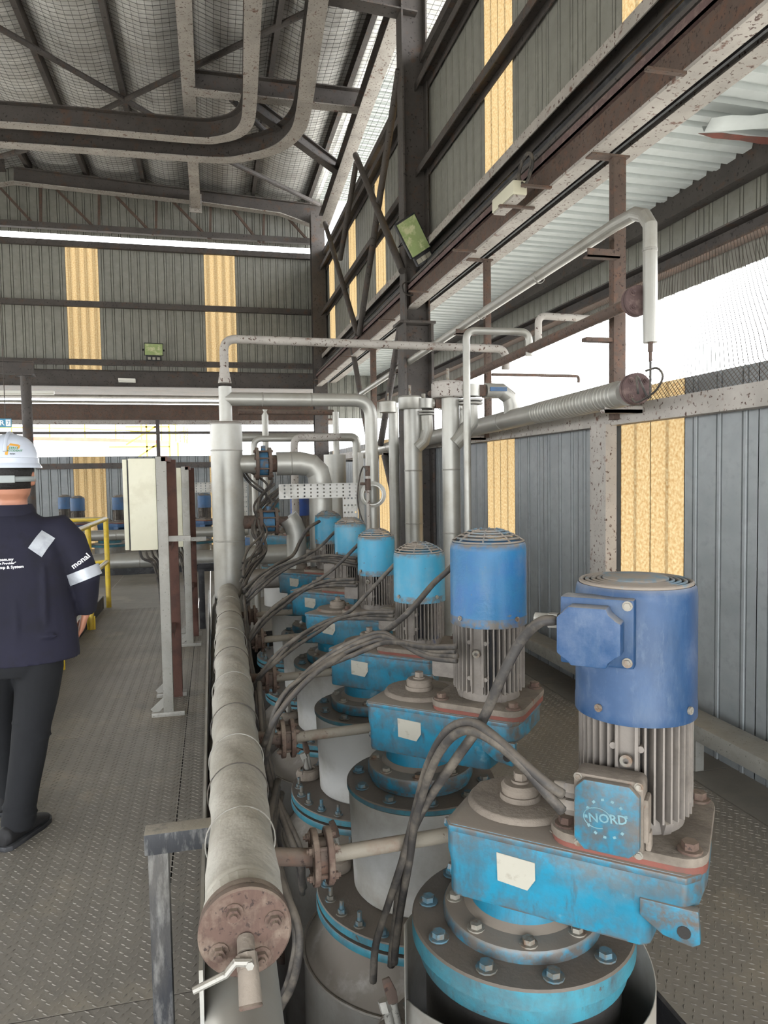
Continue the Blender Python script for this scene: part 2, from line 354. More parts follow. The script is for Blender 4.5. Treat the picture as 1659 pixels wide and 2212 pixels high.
def net_mat():
    m = bpy.data.materials.new('wire_net'); m.use_nodes = True; N = m.node_tree.nodes; L = m.node_tree.links; N.clear()
    o = N.new('ShaderNodeOutputMaterial'); mx = N.new('ShaderNodeMixShader'); tr = N.new('ShaderNodeBsdfTransparent')
    d = N.new('ShaderNodeBsdfPrincipled'); d.inputs['Base Color'].default_value = rgb('#544a42'); d.inputs['Roughness'].default_value = .7
    uv = N.new('ShaderNodeUVMap'); sp = N.new('ShaderNodeSeparateXYZ'); L.new(uv.outputs[0], sp.inputs[0])
    outs = []
    for sgn in (1, -1):
        a = N.new('ShaderNodeMath'); a.operation = 'MULTIPLY_ADD'; a.inputs[1].default_value = sgn
        L.new(sp.outputs[1], a.inputs[0]); L.new(sp.outputs[0], a.inputs[2])
        b = N.new('ShaderNodeMath'); b.operation = 'PINGPONG'; b.inputs[1].default_value = .5; L.new(a.outputs[0], b.inputs[0])
        c = N.new('ShaderNodeMath'); c.operation = 'LESS_THAN'; c.inputs[1].default_value = .09; L.new(b.outputs[0], c.inputs[0]); outs.append(c.outputs[0])
    mm = N.new('ShaderNodeMath'); mm.operation = 'MAXIMUM'; L.new(outs[0], mm.inputs[0]); L.new(outs[1], mm.inputs[1])
    L.new(mm.outputs[0], mx.inputs[0]); L.new(tr.outputs[0], mx.inputs[1]); L.new(d.outputs[0], mx.inputs[2]); L.new(mx.outputs[0], o.inputs[0]); return m
MAT['net'] = net_mat()
# ------------------------------------------------------------------ setting: floor, pit, walls, roof
_sheet = {}
def rib_profile(w, pitch, d=.024, rib=.045, sl=.010, flat=False):
    pts = [(0, 0)]; n = max(1, round(w/pitch)); p = w/n
    for i in range(n):
        a = i*p + p/2 - rib/2; g = min(.012, rib/4)
        if flat: pts += [(a, 0), (a+sl, d), (a+rib-sl, d), (a+rib, 0)]; continue
        for q in (a, a+rib-g): pts += [(q, 0), (q+.002, -d), (q+g-.002, -d), (q+g, 0)]
        pts[-4:-4] = [(a+g+.004, .004), (a+rib-g-.004, .004)]
    return pts + [(w, 0)]
def sheet(name, mat, parent, O, U, V, Nv, w, h, pitch=.19, d=.024, rib=.05, th=.004, flat=False):
    """one ribbed roof or wall sheet: origin O, width along U, height along V, ribs towards Nv"""
    key = (mat.name, round(w, 3), round(h, 3), pitch, d, rib, flat)
    if key not in _sheet:
        pr = rib_profile(w+.006, pitch, d, rib, flat=flat); m = M()
        fr = [Vector((x, 0, y)) for x, y in pr]; bk = [Vector((x, 0, y-th)) for x, y in pr]
        sec = fr + bk[::-1]; up = Vector((0, h, 0))
        m.ring([sec, [v+up for v in sec]], cap0=False, cap1=False)
        n = len(sec)
        me = bpy.data.meshes.new(name); me.from_pydata(m.v, [], m.f); me.materials.append(mat)
        bm = bmesh.new(); bm.from_mesh(me); bmesh.ops.recalc_face_normals(bm, faces=bm.faces); bm.to_mesh(me); bm.free(); _sheet[key] = me
    o = bpy.data.objects.new(name, _sheet[key]); link(o, parent)
    mt = Matrix((Vector(U), Vector(V), Vector(Nv))).transposed().to_4x4(); mt.translation = O
    o.matrix_local = mt; return o

WX = 2.65
# floor plates (right aisle and left walkway), with a gap where the vessels stand
floor = empty_structure('floor')
def plate(x0, x1, y0, y1, z=0.0):
    return obj('floor_plate', M().bb(x0+.003, x1-.003, y0+.003, y1-.003, z-.008, z), MAT['floor'], floor, smooth=False)
HX0, HX1 = -0.06, 1.27
ys = [-2.6, -.2, 2.2, 4.6, 7.0, 9.4, 11.8, 14.2, 16.9]
for a, b in zip(ys[:-1], ys[1:]):
    plate(-.2, HX0, a, b)
    for x0, x1 in ((-1.42, -.2), (-2.64, -1.42), (-3.86, -2.64), (-5.08, -3.86), (-6.3, -5.08)): plate(x0, x1, a, b)
for a, b in zip([-2.6, -.1, 1.55, 3.2, 4.85, 6.5], [-.1, 1.55, 3.2, 4.85, 6.5, 7.3]):
    plate(HX1, 2.34, a, b); plate(2.36, 2.72, a, b, -.012)
for a, b in zip([7.3, 9.0, 10.7, 12.4, 14.2], [9.0, 10.7, 12.4, 14.2, 16.9]):
    plate(HX0, 1.3, a, b); plate(1.3, 2.72, a, b)
m = M()   # raised tread bars on the plates
def treads(x0, x1, y0, y1, p=.034):
    i = 0; y = y0
    while y < y1:
        x = x0 + (p/2 if i % 2 else 0); j = 0
        while x < x1:
            a = PI/4 if (i+j) % 2 else -PI/4
            a += .12
            c, s = math.cos(a), math.sin(a); l, w = .0115, .003
            o = len(m.v)
            m.v += [(x-c*l, y-s*l, .0003), (x+s*w, y-c*w, .0003), (x+c*l, y+s*l, .0003), (x-s*w, y+c*w, .0003), (x-c*l*.4, y-s*l*.4, .0022), (x+c*l*.4, y+s*l*.4, .0022)]
            m.f += [(o, o+1, o+4), (o+1, o+5, o+4), (o+1, o+2, o+5), (o+2, o+3, o+5), (o+3, o+4, o+5), (o+3, o, o+4)]
            x += p; j += 1
        y += p*.62; i += 1
treads(-1.95, -.07, 1.2, 9.0); treads(1.29, 2.33, .9, 5.6)
stuff(obj('tread_bars', m, MAT['tread'], floor, smooth=False))
# edge angles round the opening and pit shell below
pit = empty_structure('floor_pit')
obj('pit_floor', M().bb(-.9, 2.7, -2.6, 7.4, -1.75, -1.7), MAT['pit'], pit)
obj('pit_side', M().bb(-.95, -.9, -2.6, 7.4, -1.7, -.02), MAT['pit'], pit)
obj('pit_side', M().bb(2.7, 2.75, -2.6, 7.4, -1.7, -.02), MAT['pit'], pit)
obj('pit_side', M().bb(-.9, 2.7, 7.35, 7.4, -1.7, -.02), MAT['pit'], pit)
obj('edge_angle', M().bb(HX0, HX0+.012, -2.6, 7.3, -.11, .045), MAT['black'], pit)
obj('edge_angle', M().bb(HX1-.012, HX1, -2.6, 7.3, -.1, .0), MAT['black'], pit)
for k in range(26):
    obj('cross_bar', M().bb(HX0+.012, .02, .55+k*.21, .565+k*.21, -.16, -.13), MAT['galv'], pit, smooth=False)
for k in range(5):
    obj('cross_beam', M().bb(HX0+.012, HX1-.012, .6+k*1.5, .68+k*1.5, -.95, -.83), MAT['steel_dark'], pit)

# right wall : lower cladding, upper cladding, amber sheets
wall_right = empty_structure('wall_right')
Z0L, Z1L = -.1, 2.1
Z0U, Z1U = 4.2, 6.5
bays = []; y = -2.6
amb = [-1.14, 1.23, 3.61, 5.98, 8.5, 10.67, 12.9, 15.2]
edges = []
cur = -2.6
for a in amb:
    n = max(1, round((a-cur)/.57)); w = (a-cur)/n
    for i in range(n): edges.append((cur+i*w, w, 0))
    edges.append((a, .33, 1)); edges.append((a+.33, .33, 1)); cur = a+.66
n = round((16.9-cur)/.57); w = (16.9-cur)/max(1, n)
for i in range(n): edges.append((cur+i*w, w, 0))
for y0, w, am in edges:
    mt = MAT['amber'] if am else MAT['clad_wall']; mu = MAT['amber'] if am else MAT['clad']
    kw = dict(pitch=.33 if am else .19, d=.004 if am else .022, rib=.03 if am else .05)
    sheet('amber_sheet' if am else 'wall_sheet', mt, wall_right, (WX, y0+w, Z0L), (0,-1,0), (0,0,1), (-1,0,0), w, Z1L-Z0L, **kw)
    sheet('amber_sheet' if am else 'wall_sheet', mu, wall_right, (WX, y0+w, Z0U), (0,-1,0), (0,0,1), (-1,0,0), w, Z1U-Z0U, **kw)
for z, hh in ((1.93, .1),):
    m = M(); m.chan((WX-.055, -2.6, z), (WX-.055, 16.9, z), .09, hh+.02, t=.012, side=-1); obj('girt', m, MAT['steel_pale'], wall_right)
for z in (4.18, 5.12, 6.12):
    m = M(); m.bb(WX-.16, WX-.02, -2.6, 16.9, z+.075, z+.085).bb(WX-.04, WX-.03, -2.6, 16.9, z, z+.075); obj('girt', m, MAT['steel_dark'], wall_right)
    obj('girt_lip', M().bb(WX-.17, WX-.16, -2.6, 16.9, z+.0, z+.085), MAT['steel_pale' if z < 4.5 else 'steel_dark'], wall_right)
obj('top_girt', M().bb(WX-.1, WX-.0, -2.6, 16.9, 6.46, 6.56), MAT['steel_dark'], wall_right)

# back wall
BY = 16.9
wall_back = empty_structure('wall_back')
def roof_z(x): return 8.28 - .048*(x+3.9) if x > -3.9 else 8.28 + .048*(x+3.9)
def back_cols():
    out = []; ambx = [(-8.95, .67), (-5.95, .67), (-2.95, .67), (-.04, .69)]; cur = -9.6
    for a, w in ambx:
        n = max(1, round((a-cur)/.72)); ww = (a-cur)/n
        out += [(cur+i*ww, ww, 0) for i in range(n)]; out.append((a, w, 1)); cur = a+w
    n = 3; ww = (2.72-cur)/n; out += [(cur+i*ww, ww, 0) for i in range(n)]; return out
for x0, w, am in back_cols():
    mt = MAT['amber'] if am else MAT['clad']; nm = 'amber_sheet' if am else 'wall_sheet'
    kw = dict(pitch=.18, d=.028 if not am else .02, rib=.06)
    sheet(nm, mt, wall_back, (x0, BY, 3.93), (1,0,0), (0,0,1), (0,-1,0), w, 2.78, **kw)
    sheet('wall_sheet', MAT['clad'], wall_back, (x0, BY-.03, 6.83), (1,0,0), (0,0,1), (0,-1,0), w, roof_z(x0)-6.85, **kw)
    sheet(nm, MAT['clad_wall'] if not am else mt, wall_back, (x0, BY, -.1), (1,0,0), (0,0,1), (0,-1,0), w, 2.15, **kw)
for z in (6.62, 5.35, 4.1, 1.84):
    m = M(); m.chan((-9.6, BY-.075, z), (2.6, BY-.075, z), .1, .12, t=.012, side=1); obj('girt', m, MAT['steel_dark'], wall_back)
m = M(); m.ibeam([(-9.6, BY-.16, 3.56), (2.6, BY-.16, 3.56)], .16, .36, .015); obj('lintel_beam', m, MAT['steel_dark'], wall_back)
m = M(); m.ibeam([(-9.6, BY+.05, 2.86), (2.9, BY+.05, 2.86)], .12, .34, .015); obj('rusted_beam', m, MAT['steel_rust'], wall_back)
obj('hem_strip', M().bb(-9.6, 2.9, BY+.12, BY+.13, 2.76, 2.9), MAT['steel_pale'], wall_back)
obj('sill_rail', M().bb(-9.6, 2.6, BY-.02, BY+.04, 2.54, 2.6), MAT['steel_dark'], wall_back)
for x in (-1.14, -7.0): obj('mullion', M().bb(x-.04, x+.04, BY-.1, BY-.02, 1.9, 2.86), MAT['steel_dark'], wall_back)
# dark canopy beyond the back wall
obj('canopy_roof', M().bb(-9.6, 3.2, BY+.1, BY+4.2, 3.75, 3.78), MAT['steel_dark'], wall_back)
for yy in (1.2, 2.6): obj('canopy_pipe', M().cyl((-9.6, BY+yy, 3.5), (3, BY+yy, 3.5), .035, n=10), MAT['galv'], wall_back)
for k in range(2): sheet('wall_sheet', MAT['clad'], wall_back, (2.72+k*.7, BY, 2.9), (1,0,0), (0,0,1), (0,-1,0), .7, 1.3)
# gable truss
m = M(); m.bb(-9.6, 2.5, BY-.3, BY-.18, 6.86, 6.98); obj('truss_chord', m, MAT['steel_dark'], wall_back)
for (a, b) in (((-5,400),(80,492)), ((115,402),(212,500)), ((245,418),(332,508)), ((370,432),(452,516)), ((498,446),(562,526)), ((618,466),(678,534)),
               ((88,405),(88,492)), ((214,412),(214,500)), ((338,425),(337,508)), ((455,438),(454,517)), ((570,455),(569,526))):
    obj('truss_web', M().beam(P(*a, Y=BY-.24), P(*b, Y=BY-.24), .05, .05), MAT['steel_rust'], wall_back, smooth=False)
# rafter carrying the gable
YR = BY-.45
pts_b = [P(30, 395, Y=YR), P(440, 440, Y=YR), P(605, 463, Y=YR), P(697, 497, Y=YR)]
pts_t = [P(697, 447, Y=YR), P(30, 364, Y=YR)]
m = M(); pl = [(p.x, p.z) for p in pts_b+pts_t]; m.prism(pl, 0, .02, Matrix.Translation((0, YR, 0)) @ Matrix.Rotation(PI/2, 4, 'X')); 
ceiling = empty_structure('ceiling')
obj('rafter_web', m, MAT['steel_dark'], ceiling)
m = M()
for a, b in zip(pts_b[:-1], pts_b[1:]): m.beam(a, b, .2, .018)
m.beam(P(-20, 402, Y=YR), pts_b[0], .2, .018); obj('rafter_flange', m, MAT['steel_pale'], ceiling)
m = M(); m.beam(pts_t[0]+Vector((0,0,0)), pts_t[1], .2, .018); obj('rafter_flange', m, MAT['steel_dark'], ceiling)
m = M(); m.ibeam([(-9.6, YR, 7.63), (-3.95, YR, 7.93)], .2, .3, .018); obj('rafter', m, MAT['steel_dark'], ceiling)
# purlins, foil blanket, wires
PX = [-8.4, -7.2, -6.0, -4.8, -3.55, -2.42, -1.26, -.22, 1.08, 2.32]
for x in PX:
    m = M(); zz = roof_z(x)
    m.chan((x, -3, zz-.12), (x, BY-.05, zz-.12), .08, .2, t=.01, side=1); obj('purlin', m, MAT['steel_dark'], ceiling)
XS = [-9.6] + PX + [2.62]
for i in range(len(XS)-1):
    a, b = XS[i], XS[i+1]; m = M(); nx, ny = 10, 60; loops = []
    for j in range(ny+1):
        yy = -3 + (BY+3)*j/ny
        loops.append([(a+(b-a)*k/nx, yy, roof_z(a+(b-a)*k/nx) - .16*math.sin(PI*k/nx)*(b-a)/1.2 + random.uniform(-.012, .012)*(0 < k < nx) + .02*math.sin(yy*2.1+i)*math.sin(PI*k/nx)) for k in range(nx+1)])
    m.ring(loops, closed=False, cap0=False, cap1=False); obj('foil_strip', m, MAT['foil'], ceiling, ang=3)
m = M(); y = 6.5
def wz(x):
    for i in range(len(XS)-1):
        if XS[i] <= x <= XS[i+1]:
            t = (x-XS[i])/(XS[i+1]-XS[i]); return roof_z(x) - .17*math.sin(PI*t)*(XS[i+1]-XS[i])/1.2 - .025
    return 7.94-.05*(x-2.6)
while y < BY-.1:
    xs = [-6+.2*k for k in range(50)]; m.tube([(x, y, wz(x)) for x in xs if x < 3.9], .003, n=3); y += .1
x = -6.0
while x < 3.9:
    m.tube([(x, 6.5, wz(x)), (x, BY-.1, wz(x))], .003, n=3); x += .1
stuff(obj('wire_netting', m, MAT['wire'], ceiling, smooth=False))
obj('roof_deck', M().bb(-9.6, 2.62, -3, BY+.3, 8.36, 8.4), MAT['steel_dark'], ceiling)
for k in range(16):    # bare roof sheets along the eave overhang, the foil torn away past the bracing
    sheet('eave_sheet', MAT['soffit'], ceiling, (2.45, 11.4+k*.34, 7.98), (0,1,0), (1,0,-.05), (0,0,-1), .34, 1.7, pitch=.17, d=-.03, rib=.06, flat=True)
m = M(); L = [[(x, -3+14.5*j/40, 7.97-.05*(x-2.6)+.02*math.sin(j*1.7+x*5)) for x in (2.6, 2.9, 3.2, 3.6, 4.1)] for j in range(41)]
m.ring(L, closed=False, cap0=False, cap1=False); obj('foil_strip', m, MAT['foil'], ceiling, ang=3)
# rafters and bracing in front
m = M(); a, b = P(418, 200, Y=11.3), P(800, 243, Y=11.3); b.x = 2.5; beam2(a, b, .2, .3, ceiling, 'rafter')
beam2(P(535, 232, Z=7.2), P(742, 385, Z=7.0), .14, .2, ceiling, 'brace_beam', low='steel_dark')
for a, b, z in (((-20,50),(330,250),7.85), ((212,243),(735,-8),7.85), ((498,350),(690,442),7.3), ((735,0),(850,-40),7.85), ((0,338),(60,322),7.4), ((590,300),(500,215),7.3)):
    obj('brace_tube', M().cyl(P(*a, Z=z), P(*b, Z=z), .045, n=10), MAT['steel_dark'], ceiling)
beam2((-.17, 0, 7.36), (-.17, 16.3, 7.36), .2, .3, ceiling, 'roof_beam')
obj('end_plate', M().bb(-.3, -.04, 16.3, 16.33, 7.28, 7.68), MAT['steel_pale'], ceiling)
e0, e1 = P(700, 492, X=2.42), P(858, 45, X=2.42); beam2(e1+(e1-e0)*.8, e0, .2, .26, ceiling, 'eave_beam')
m = M(); a = P(870, 5, X=2.35); m.ibeam([(-.1, a.y, a.z), (2.5, a.y, a.z-.15)], .2, .35, .018); obj('rafter', m, MAT['steel_dark'], ceiling)

# lean-to outside the right wall
lean = empty_structure('canopy_right')
for k in range(29):
    sheet('soffit_sheet', MAT['soffit'], lean, (2.85, -2.4+k*.67, 3.945), (0,1,0), (1,0,-.04), (0,0,-1), .67, 1.25, pitch=.167, d=-.035, rib=.075, flat=True)
m = M(); m.ibeam([(2.86, -2.5, 3.74), (2.86, 17, 3.74)], .14, .2, .012); obj('eave_girder', m, MAT['steel_pale'], lean)
obj('gap_shade_panel', M().bb(2.7, 2.72, -2.5, 17, 3.72, 4.3), MAT['black'], lean)  # black panels added to paint the shade in the gap behind the girder
obj('gap_shade_panel', M().bb(2.47, 2.84, -2.5, 17, 3.99, 4.02), MAT['black'], lean)
m = M(); m.chan((3.98, -2.5, 3.86), (3.98, 19, 3.86), .12, .22, t=.014, side=-1); obj('fascia_beam', m, MAT['steel_dark'], lean)
m = M(); m.chan((3.98, -2.5, 3.39), (3.98, 19, 3.39), .12, .15, t=.014, side=1); obj('fascia_beam', m, MAT['steel_dark'], lean)
obj('fascia_lip', M().bb(3.9, 4.04, -2.5, 19, 3.3, 3.312), MAT['steel_rust'], lean)
for k in range(30):
    sheet('fascia_sheet', MAT['clad'], lean, (4.06, -2.4+(k+1)*.7, 3.14), (0,-1,0), (0,0,1), (-1,0,0), .7, .8, pitch=.175)
q = P(1600, 262, Z=3.86); m = M(); m.ring([[(x, 0, .07*math.sin(x*2.2) + (.012 if i % 2 else 0)) for i, x in enumerate((-.25,-.1,.05,.2,.35,.5))], [(x+.03, .11, -.035+.07*math.sin(x*2.2)) for x in (-.25,-.1,.05,.2,.35,.5)], [(x+.06, .17, .02+.05*math.sin(x*2.2)) for x in (-.25,-.1,.05,.2,.35,.5)]], closed=False, cap0=False, cap1=False)
o = obj('torn_sheet', m, MAT['soffit'], lean, loc=(q.x-.05, q.y-.1, 3.84)); sd = o.modifiers.new('t', 'SOLIDIFY'); sd.thickness = .004
m = M(); m.prism([(-.25,0),(-.1,.04),(.1,.03),(.3,.05),(.5,.02),(.55,-.06),(.3,-.05),(.1,-.035),(-.1,-.04)], 0, .002); obj('rust_hole', m, MAT['redlead'], lean, loc=(q.x+.05, q.y+.16, 3.835))
# wire net hung from the fascia beam to the wall girt
m = M(); prof = [(3.96, 3.36), (3.6, 3.05), (3.2, 2.68), (2.9, 2.36), (2.62, 2.13), (2.585, 1.99)]
yy = [-2+.5*k for k in range(38)]
vs = []; uvs = []; s = [0]
for a, b in zip(prof[:-1], prof[1:]): s.append(s[-1]+math.hypot(b[0]-a[0], b[1]-a[1]))
for y in yy:
    for i, (x, z) in enumerate(prof):
        sag = .05*math.sin(y*1.3)*math.sin(PI*i/5); vs.append((x, y, z+sag)); uvs.append((y/.034, s[i]/.034))
n = len(prof); fs = [(j*n+i, j*n+i+1, (j+1)*n+i+1, (j+1)*n+i) for j in range(len(yy)-1) for i in range(n-1)]
me = bpy.data.meshes.new('wire_net'); me.from_pydata(vs, [], fs); ul = me.uv_layers.new(name='UVMap')
for lp in me.loops: ul.data[lp.index].uv = uvs[lp.vertex_index]
me.materials.append(MAT['net']); o = bpy.data.objects.new('wire_net', me); link(o, lean); stuff(o)

# unseen rest of the hall, added to cut sky light: left wall and the wall behind, clad above open bays
wall_left_unseen = empty_structure('wall_left_unseen')
for k in range(20):
    sheet('wall_sheet', MAT['clad'], wall_left_unseen, (-9.6, -3+k, 3.6), (0,1,0), (0,0,1), (1,0,0), 1.0, 4.6, pitch=.2, rib=.05)
    sheet('wall_sheet', MAT['clad'], wall_left_unseen, (-9.6, -3+k, -.1), (0,1,0), (0,0,1), (1,0,0), 1.0, 2.1, pitch=.2, rib=.05)
wall_front_unseen = empty_structure('wall_front_unseen')
for k in range(13): sheet('wall_sheet', MAT['clad'], wall_front_unseen, (-9.6+k, -3, 2.8), (1,0,0), (0,0,1), (0,1,0), 1.0, 5.4, pitch=.2, rib=.05)
# low curb rail along the right wall
cur = thing('curb_rail', 'long pale grey low rail running along the foot of the right wall', 'rail', (2.46, 0, 0))
obj('rail', M().bb(-.08, .1, -2.4, 9, .18, .265), MAT['galv'], cur, bevel=.006)
for k in range(9): obj('leg', M().bb(-.03, .02, -1.6+k*1.2, -1.56+k*1.2, -.012, .18), MAT['galv'], cur, smooth=False)

# ground outside
structure(obj('ground', M().bb(-120, 160, -60, 220, -3.1, -3.0), MAT['ground'], smooth=False))

# ------------------------------------------------------------------ columns, crane girder, posts
def icol(name, label, x, y, z0, z1, w, d, mat, t=.02):
    c = thing(name, label, 'column', (x, y, z0))
    m = M(); m.bb(-w/2, w/2, -d/2, -d/2+t, 0, z1-z0); obj('flange', m, mat, c)
    m = M(); m.bb(-w/2, w/2, d/2-t, d/2, 0, z1-z0); obj('flange', m, mat, c)
    m = M(); m.bb(-t/2, t/2, -d/2+t, d/2-t, 0, z1-z0); obj('web', m, mat, c); return c
c = thing('steel_column', 'tall dark rusted steel column carrying the crane girder, floodlight fixed to it', 'column', (2.44, 8.45, 0))
obj('lower_shaft', M().bb(-.17, -.14, -.15, .15, 0, 3.36).bb(.17, .2, -.15, .15, 0, 3.36).bb(-.14, .17, -.01, .01, 0, 3.36), MAT['steel_dark'], c)
obj('cap_plate', M().bb(-.22, .22, -.18, .18, 3.36, 3.39), MAT['steel_dark'], c)
obj('upper_shaft', M().bb(.0-.14, -.12, -.12, .12, 3.39, 7.9).bb(.15, .17, -.12, .12, 3.39, 7.9).bb(-.12, .15, -.008, .008, 3.39, 7.9), MAT['steel_dark'], c)
c2 = icol('steel_column', 'far dark steel column standing in the back right corner', 2.45, 16.2, 0, 7.4, .3, .25, MAT['steel_dark'])
g = thing('crane_girder', 'long rusted crane runway girder with pale bottom flange under the right wall cladding', 'girder', (2.33, 0, 3.55))
obj('bottom_flange', M().bb(.02, .135, -2.5, 16.2, 0, .02), MAT['steel_pale'], g)
obj('web', M().bb(.045, .065, -2.5, 16.2, .02, .2), MAT['steel_rust'], g)
obj('top_channel', M().bb(.01, .12, -2.5, 16.2, .2, .212).bb(.01, .02, -2.5, 16.2, .2, .26), MAT['rust_blind'], g)
obj('rail', M().bb(.05, .09, -2.5, 16.2, .212, .3).bb(.035, .105, -2.5, 16.2, .3, .33), MAT['steel_dark'], g)
for k in range(9): obj('bracket', M().bb(-.2, .02, 3.2+k*1.45, 3.23+k*1.45, -.015, .0), MAT['steel_rust'], g, smooth=False)
def wpost(name, label, y, w, z0, z1, mat, x=2.59, d=.08):
    t = thing(name, label, 'post', (x, y, z0)); obj('shaft', M().bb(-d/2, d/2, -w/2, w/2, 0, z1-z0), mat, t, bevel=.004)
    obj('head_plate', M().bb(-d/2-.16, d/2+.02, -w/2-.01, w/2+.01, z1-z0-.012, z1-z0), mat, t); return t
p1 = wpost('wall_post', 'thick rusted brown post nearest the camera, rising from the lower wall to the crane girder', 4.15, .06, 1.9, 3.55, MAT['steel_rust'], x=2.55, d=.085)
p2 = wpost('wall_post', 'thinner rusted brown post hanging from the crane girder, second along the right wall', 6.36, .05, 1.9, 3.55, MAT['steel_rust'], x=2.55, d=.06)
p3 = wpost('wall_post', 'rusted post hanging from the crane girder just past the big column', 11.2, .1, 1.9, 3.55, MAT['steel_rust'], x=2.55, d=.08)
t = thing('wall_stud', 'pale speckled flat post on the lower right wall beside the double amber sheet', 'post', (2.56, 4.32, 0))
obj('shaft', M().bb(-.05, .03, -.1, .1, 0, 1.88), MAT['steel_pale'], t)
# cross bracing between the columns
for i, (a, b, x, lb) in enumerate((((862,150),(776,722),2.3,'long thin tube brace leaning left beside the big column'),
        ((768,335),(869,585),2.26,'rusty tube brace leaning right in the upper part of the cross bracing'),
        ((702,482),(772,722),2.3,'tube brace at the back right corner leaning right'),
        ((770,350),(735,560),2.36,'short tube brace leaning left near the back corner'),
        ((866,700),(822,960),2.3,'dark tube brace crossing the sky gap behind the valve manifold'),
        ((832,985),(868,1140),2.45,'black diagonal tube brace against the lower right wall'),
        ((760,745),(802,985),2.4,'tube brace leaning right below the crane girder'))):
    tag(obj('cross_brace', M().cyl(P(*a, X=x), P(*b, X=x), .045 if i != 5 else .055, n=12), MAT['steel_dark']), lb, 'brace')
# curved monorail tracks
pin = [P(-40,268,Z=6.9), P(150,281,Z=6.9), P(415,304,Z=6.9), P(470,303,Z=6.9), P(510,292,Z=6.9), P(532,270,Z=6.9), P(539,232,Z=6.9), P(543,120,Z=6.9), P(549,-60,Z=6.9)]
pout = [P(-40,311,Z=6.88), P(200,328,Z=6.88), P(461,347,Z=6.88), P(540,340,Z=6.88), P(600,322,Z=6.88), P(640,288,Z=6.88), P(656,240,Z=6.88), P(672,120,Z=6.88), P(697,-60,Z=6.88)]
for pth, lb, w in ((pin, 'inner curved overhead monorail beam bending towards the camera below the roof', .2), (pout, 'outer curved overhead monorail beam with rusty bottom flange, behind the inner one', .22)):
    pp = smooth_path(pth, 8); c0 = pp[0].copy()
    r = thing('monorail_beam', lb, 'beam', tuple(c0)); q = [p-c0 for p in pp]
    m = M(); L = []
    for i, p in enumerate(q):
        d = q[min(i+1, len(q)-1)]-q[max(i-1, 0)]; x, y, _ = frame(d); L.append([p-x*w/2, p+x*w/2, p+x*w/2+y*.018, p-x*w/2+y*.018])
    m.ring(L); obj('bottom_flange', m, MAT['steel_pale'], r)
    m = M(); L = []
    for i, p in enumerate(q):
        d = q[min(i+1, len(q)-1)]-q[max(i-1, 0)]; x, y, _ = frame(d); L.append([p-x*.008+y*.018, p+x*.008+y*.018, p+x*.008+y*.3, p-x*.008+y*.3])
    m.ring(L); obj('web', m, MAT['steel_dark'], r)
    m = M(); L = []
    for i, p in enumerate(q):
        d = q[min(i+1, len(q)-1)]-q[max(i-1, 0)]; x, y, _ = frame(d); L.append([p-x*w/2+y*.3, p+x*w/2+y*.3, p+x*w/2+y*.318, p-x*w/2+y*.318])
    m.ring(L); obj('top_flange', m, MAT['steel_dark'], r)
# round pipe column at the back left
t = thing('pipe_column', 'round dark steel pipe column standing behind the white helmet', 'column', (-2.72, 12, 0))
obj('shaft', M().cyl((0,0,0), (0,0,3.15), .075, n=20), MAT['steel_dark'], t); obj('cap_plate', M().bb(-.12, .12, -.12, .12, 3.15, 3.17), MAT['steel_dark'], t)
obj('base_plate', M().bb(-.14, .14, -.14, .14, 0, .015), MAT['steel_dark'], t)
m = M(); m.ibeam([(-9.6, 12, 3.17), (-2.6, 12, 3.17)], .12, .2, .012)
tag(obj('cross_beam', m, MAT['steel_dark'], loc=(0,0,0)), 'dark beam end resting on the round pipe column at far left', 'beam')
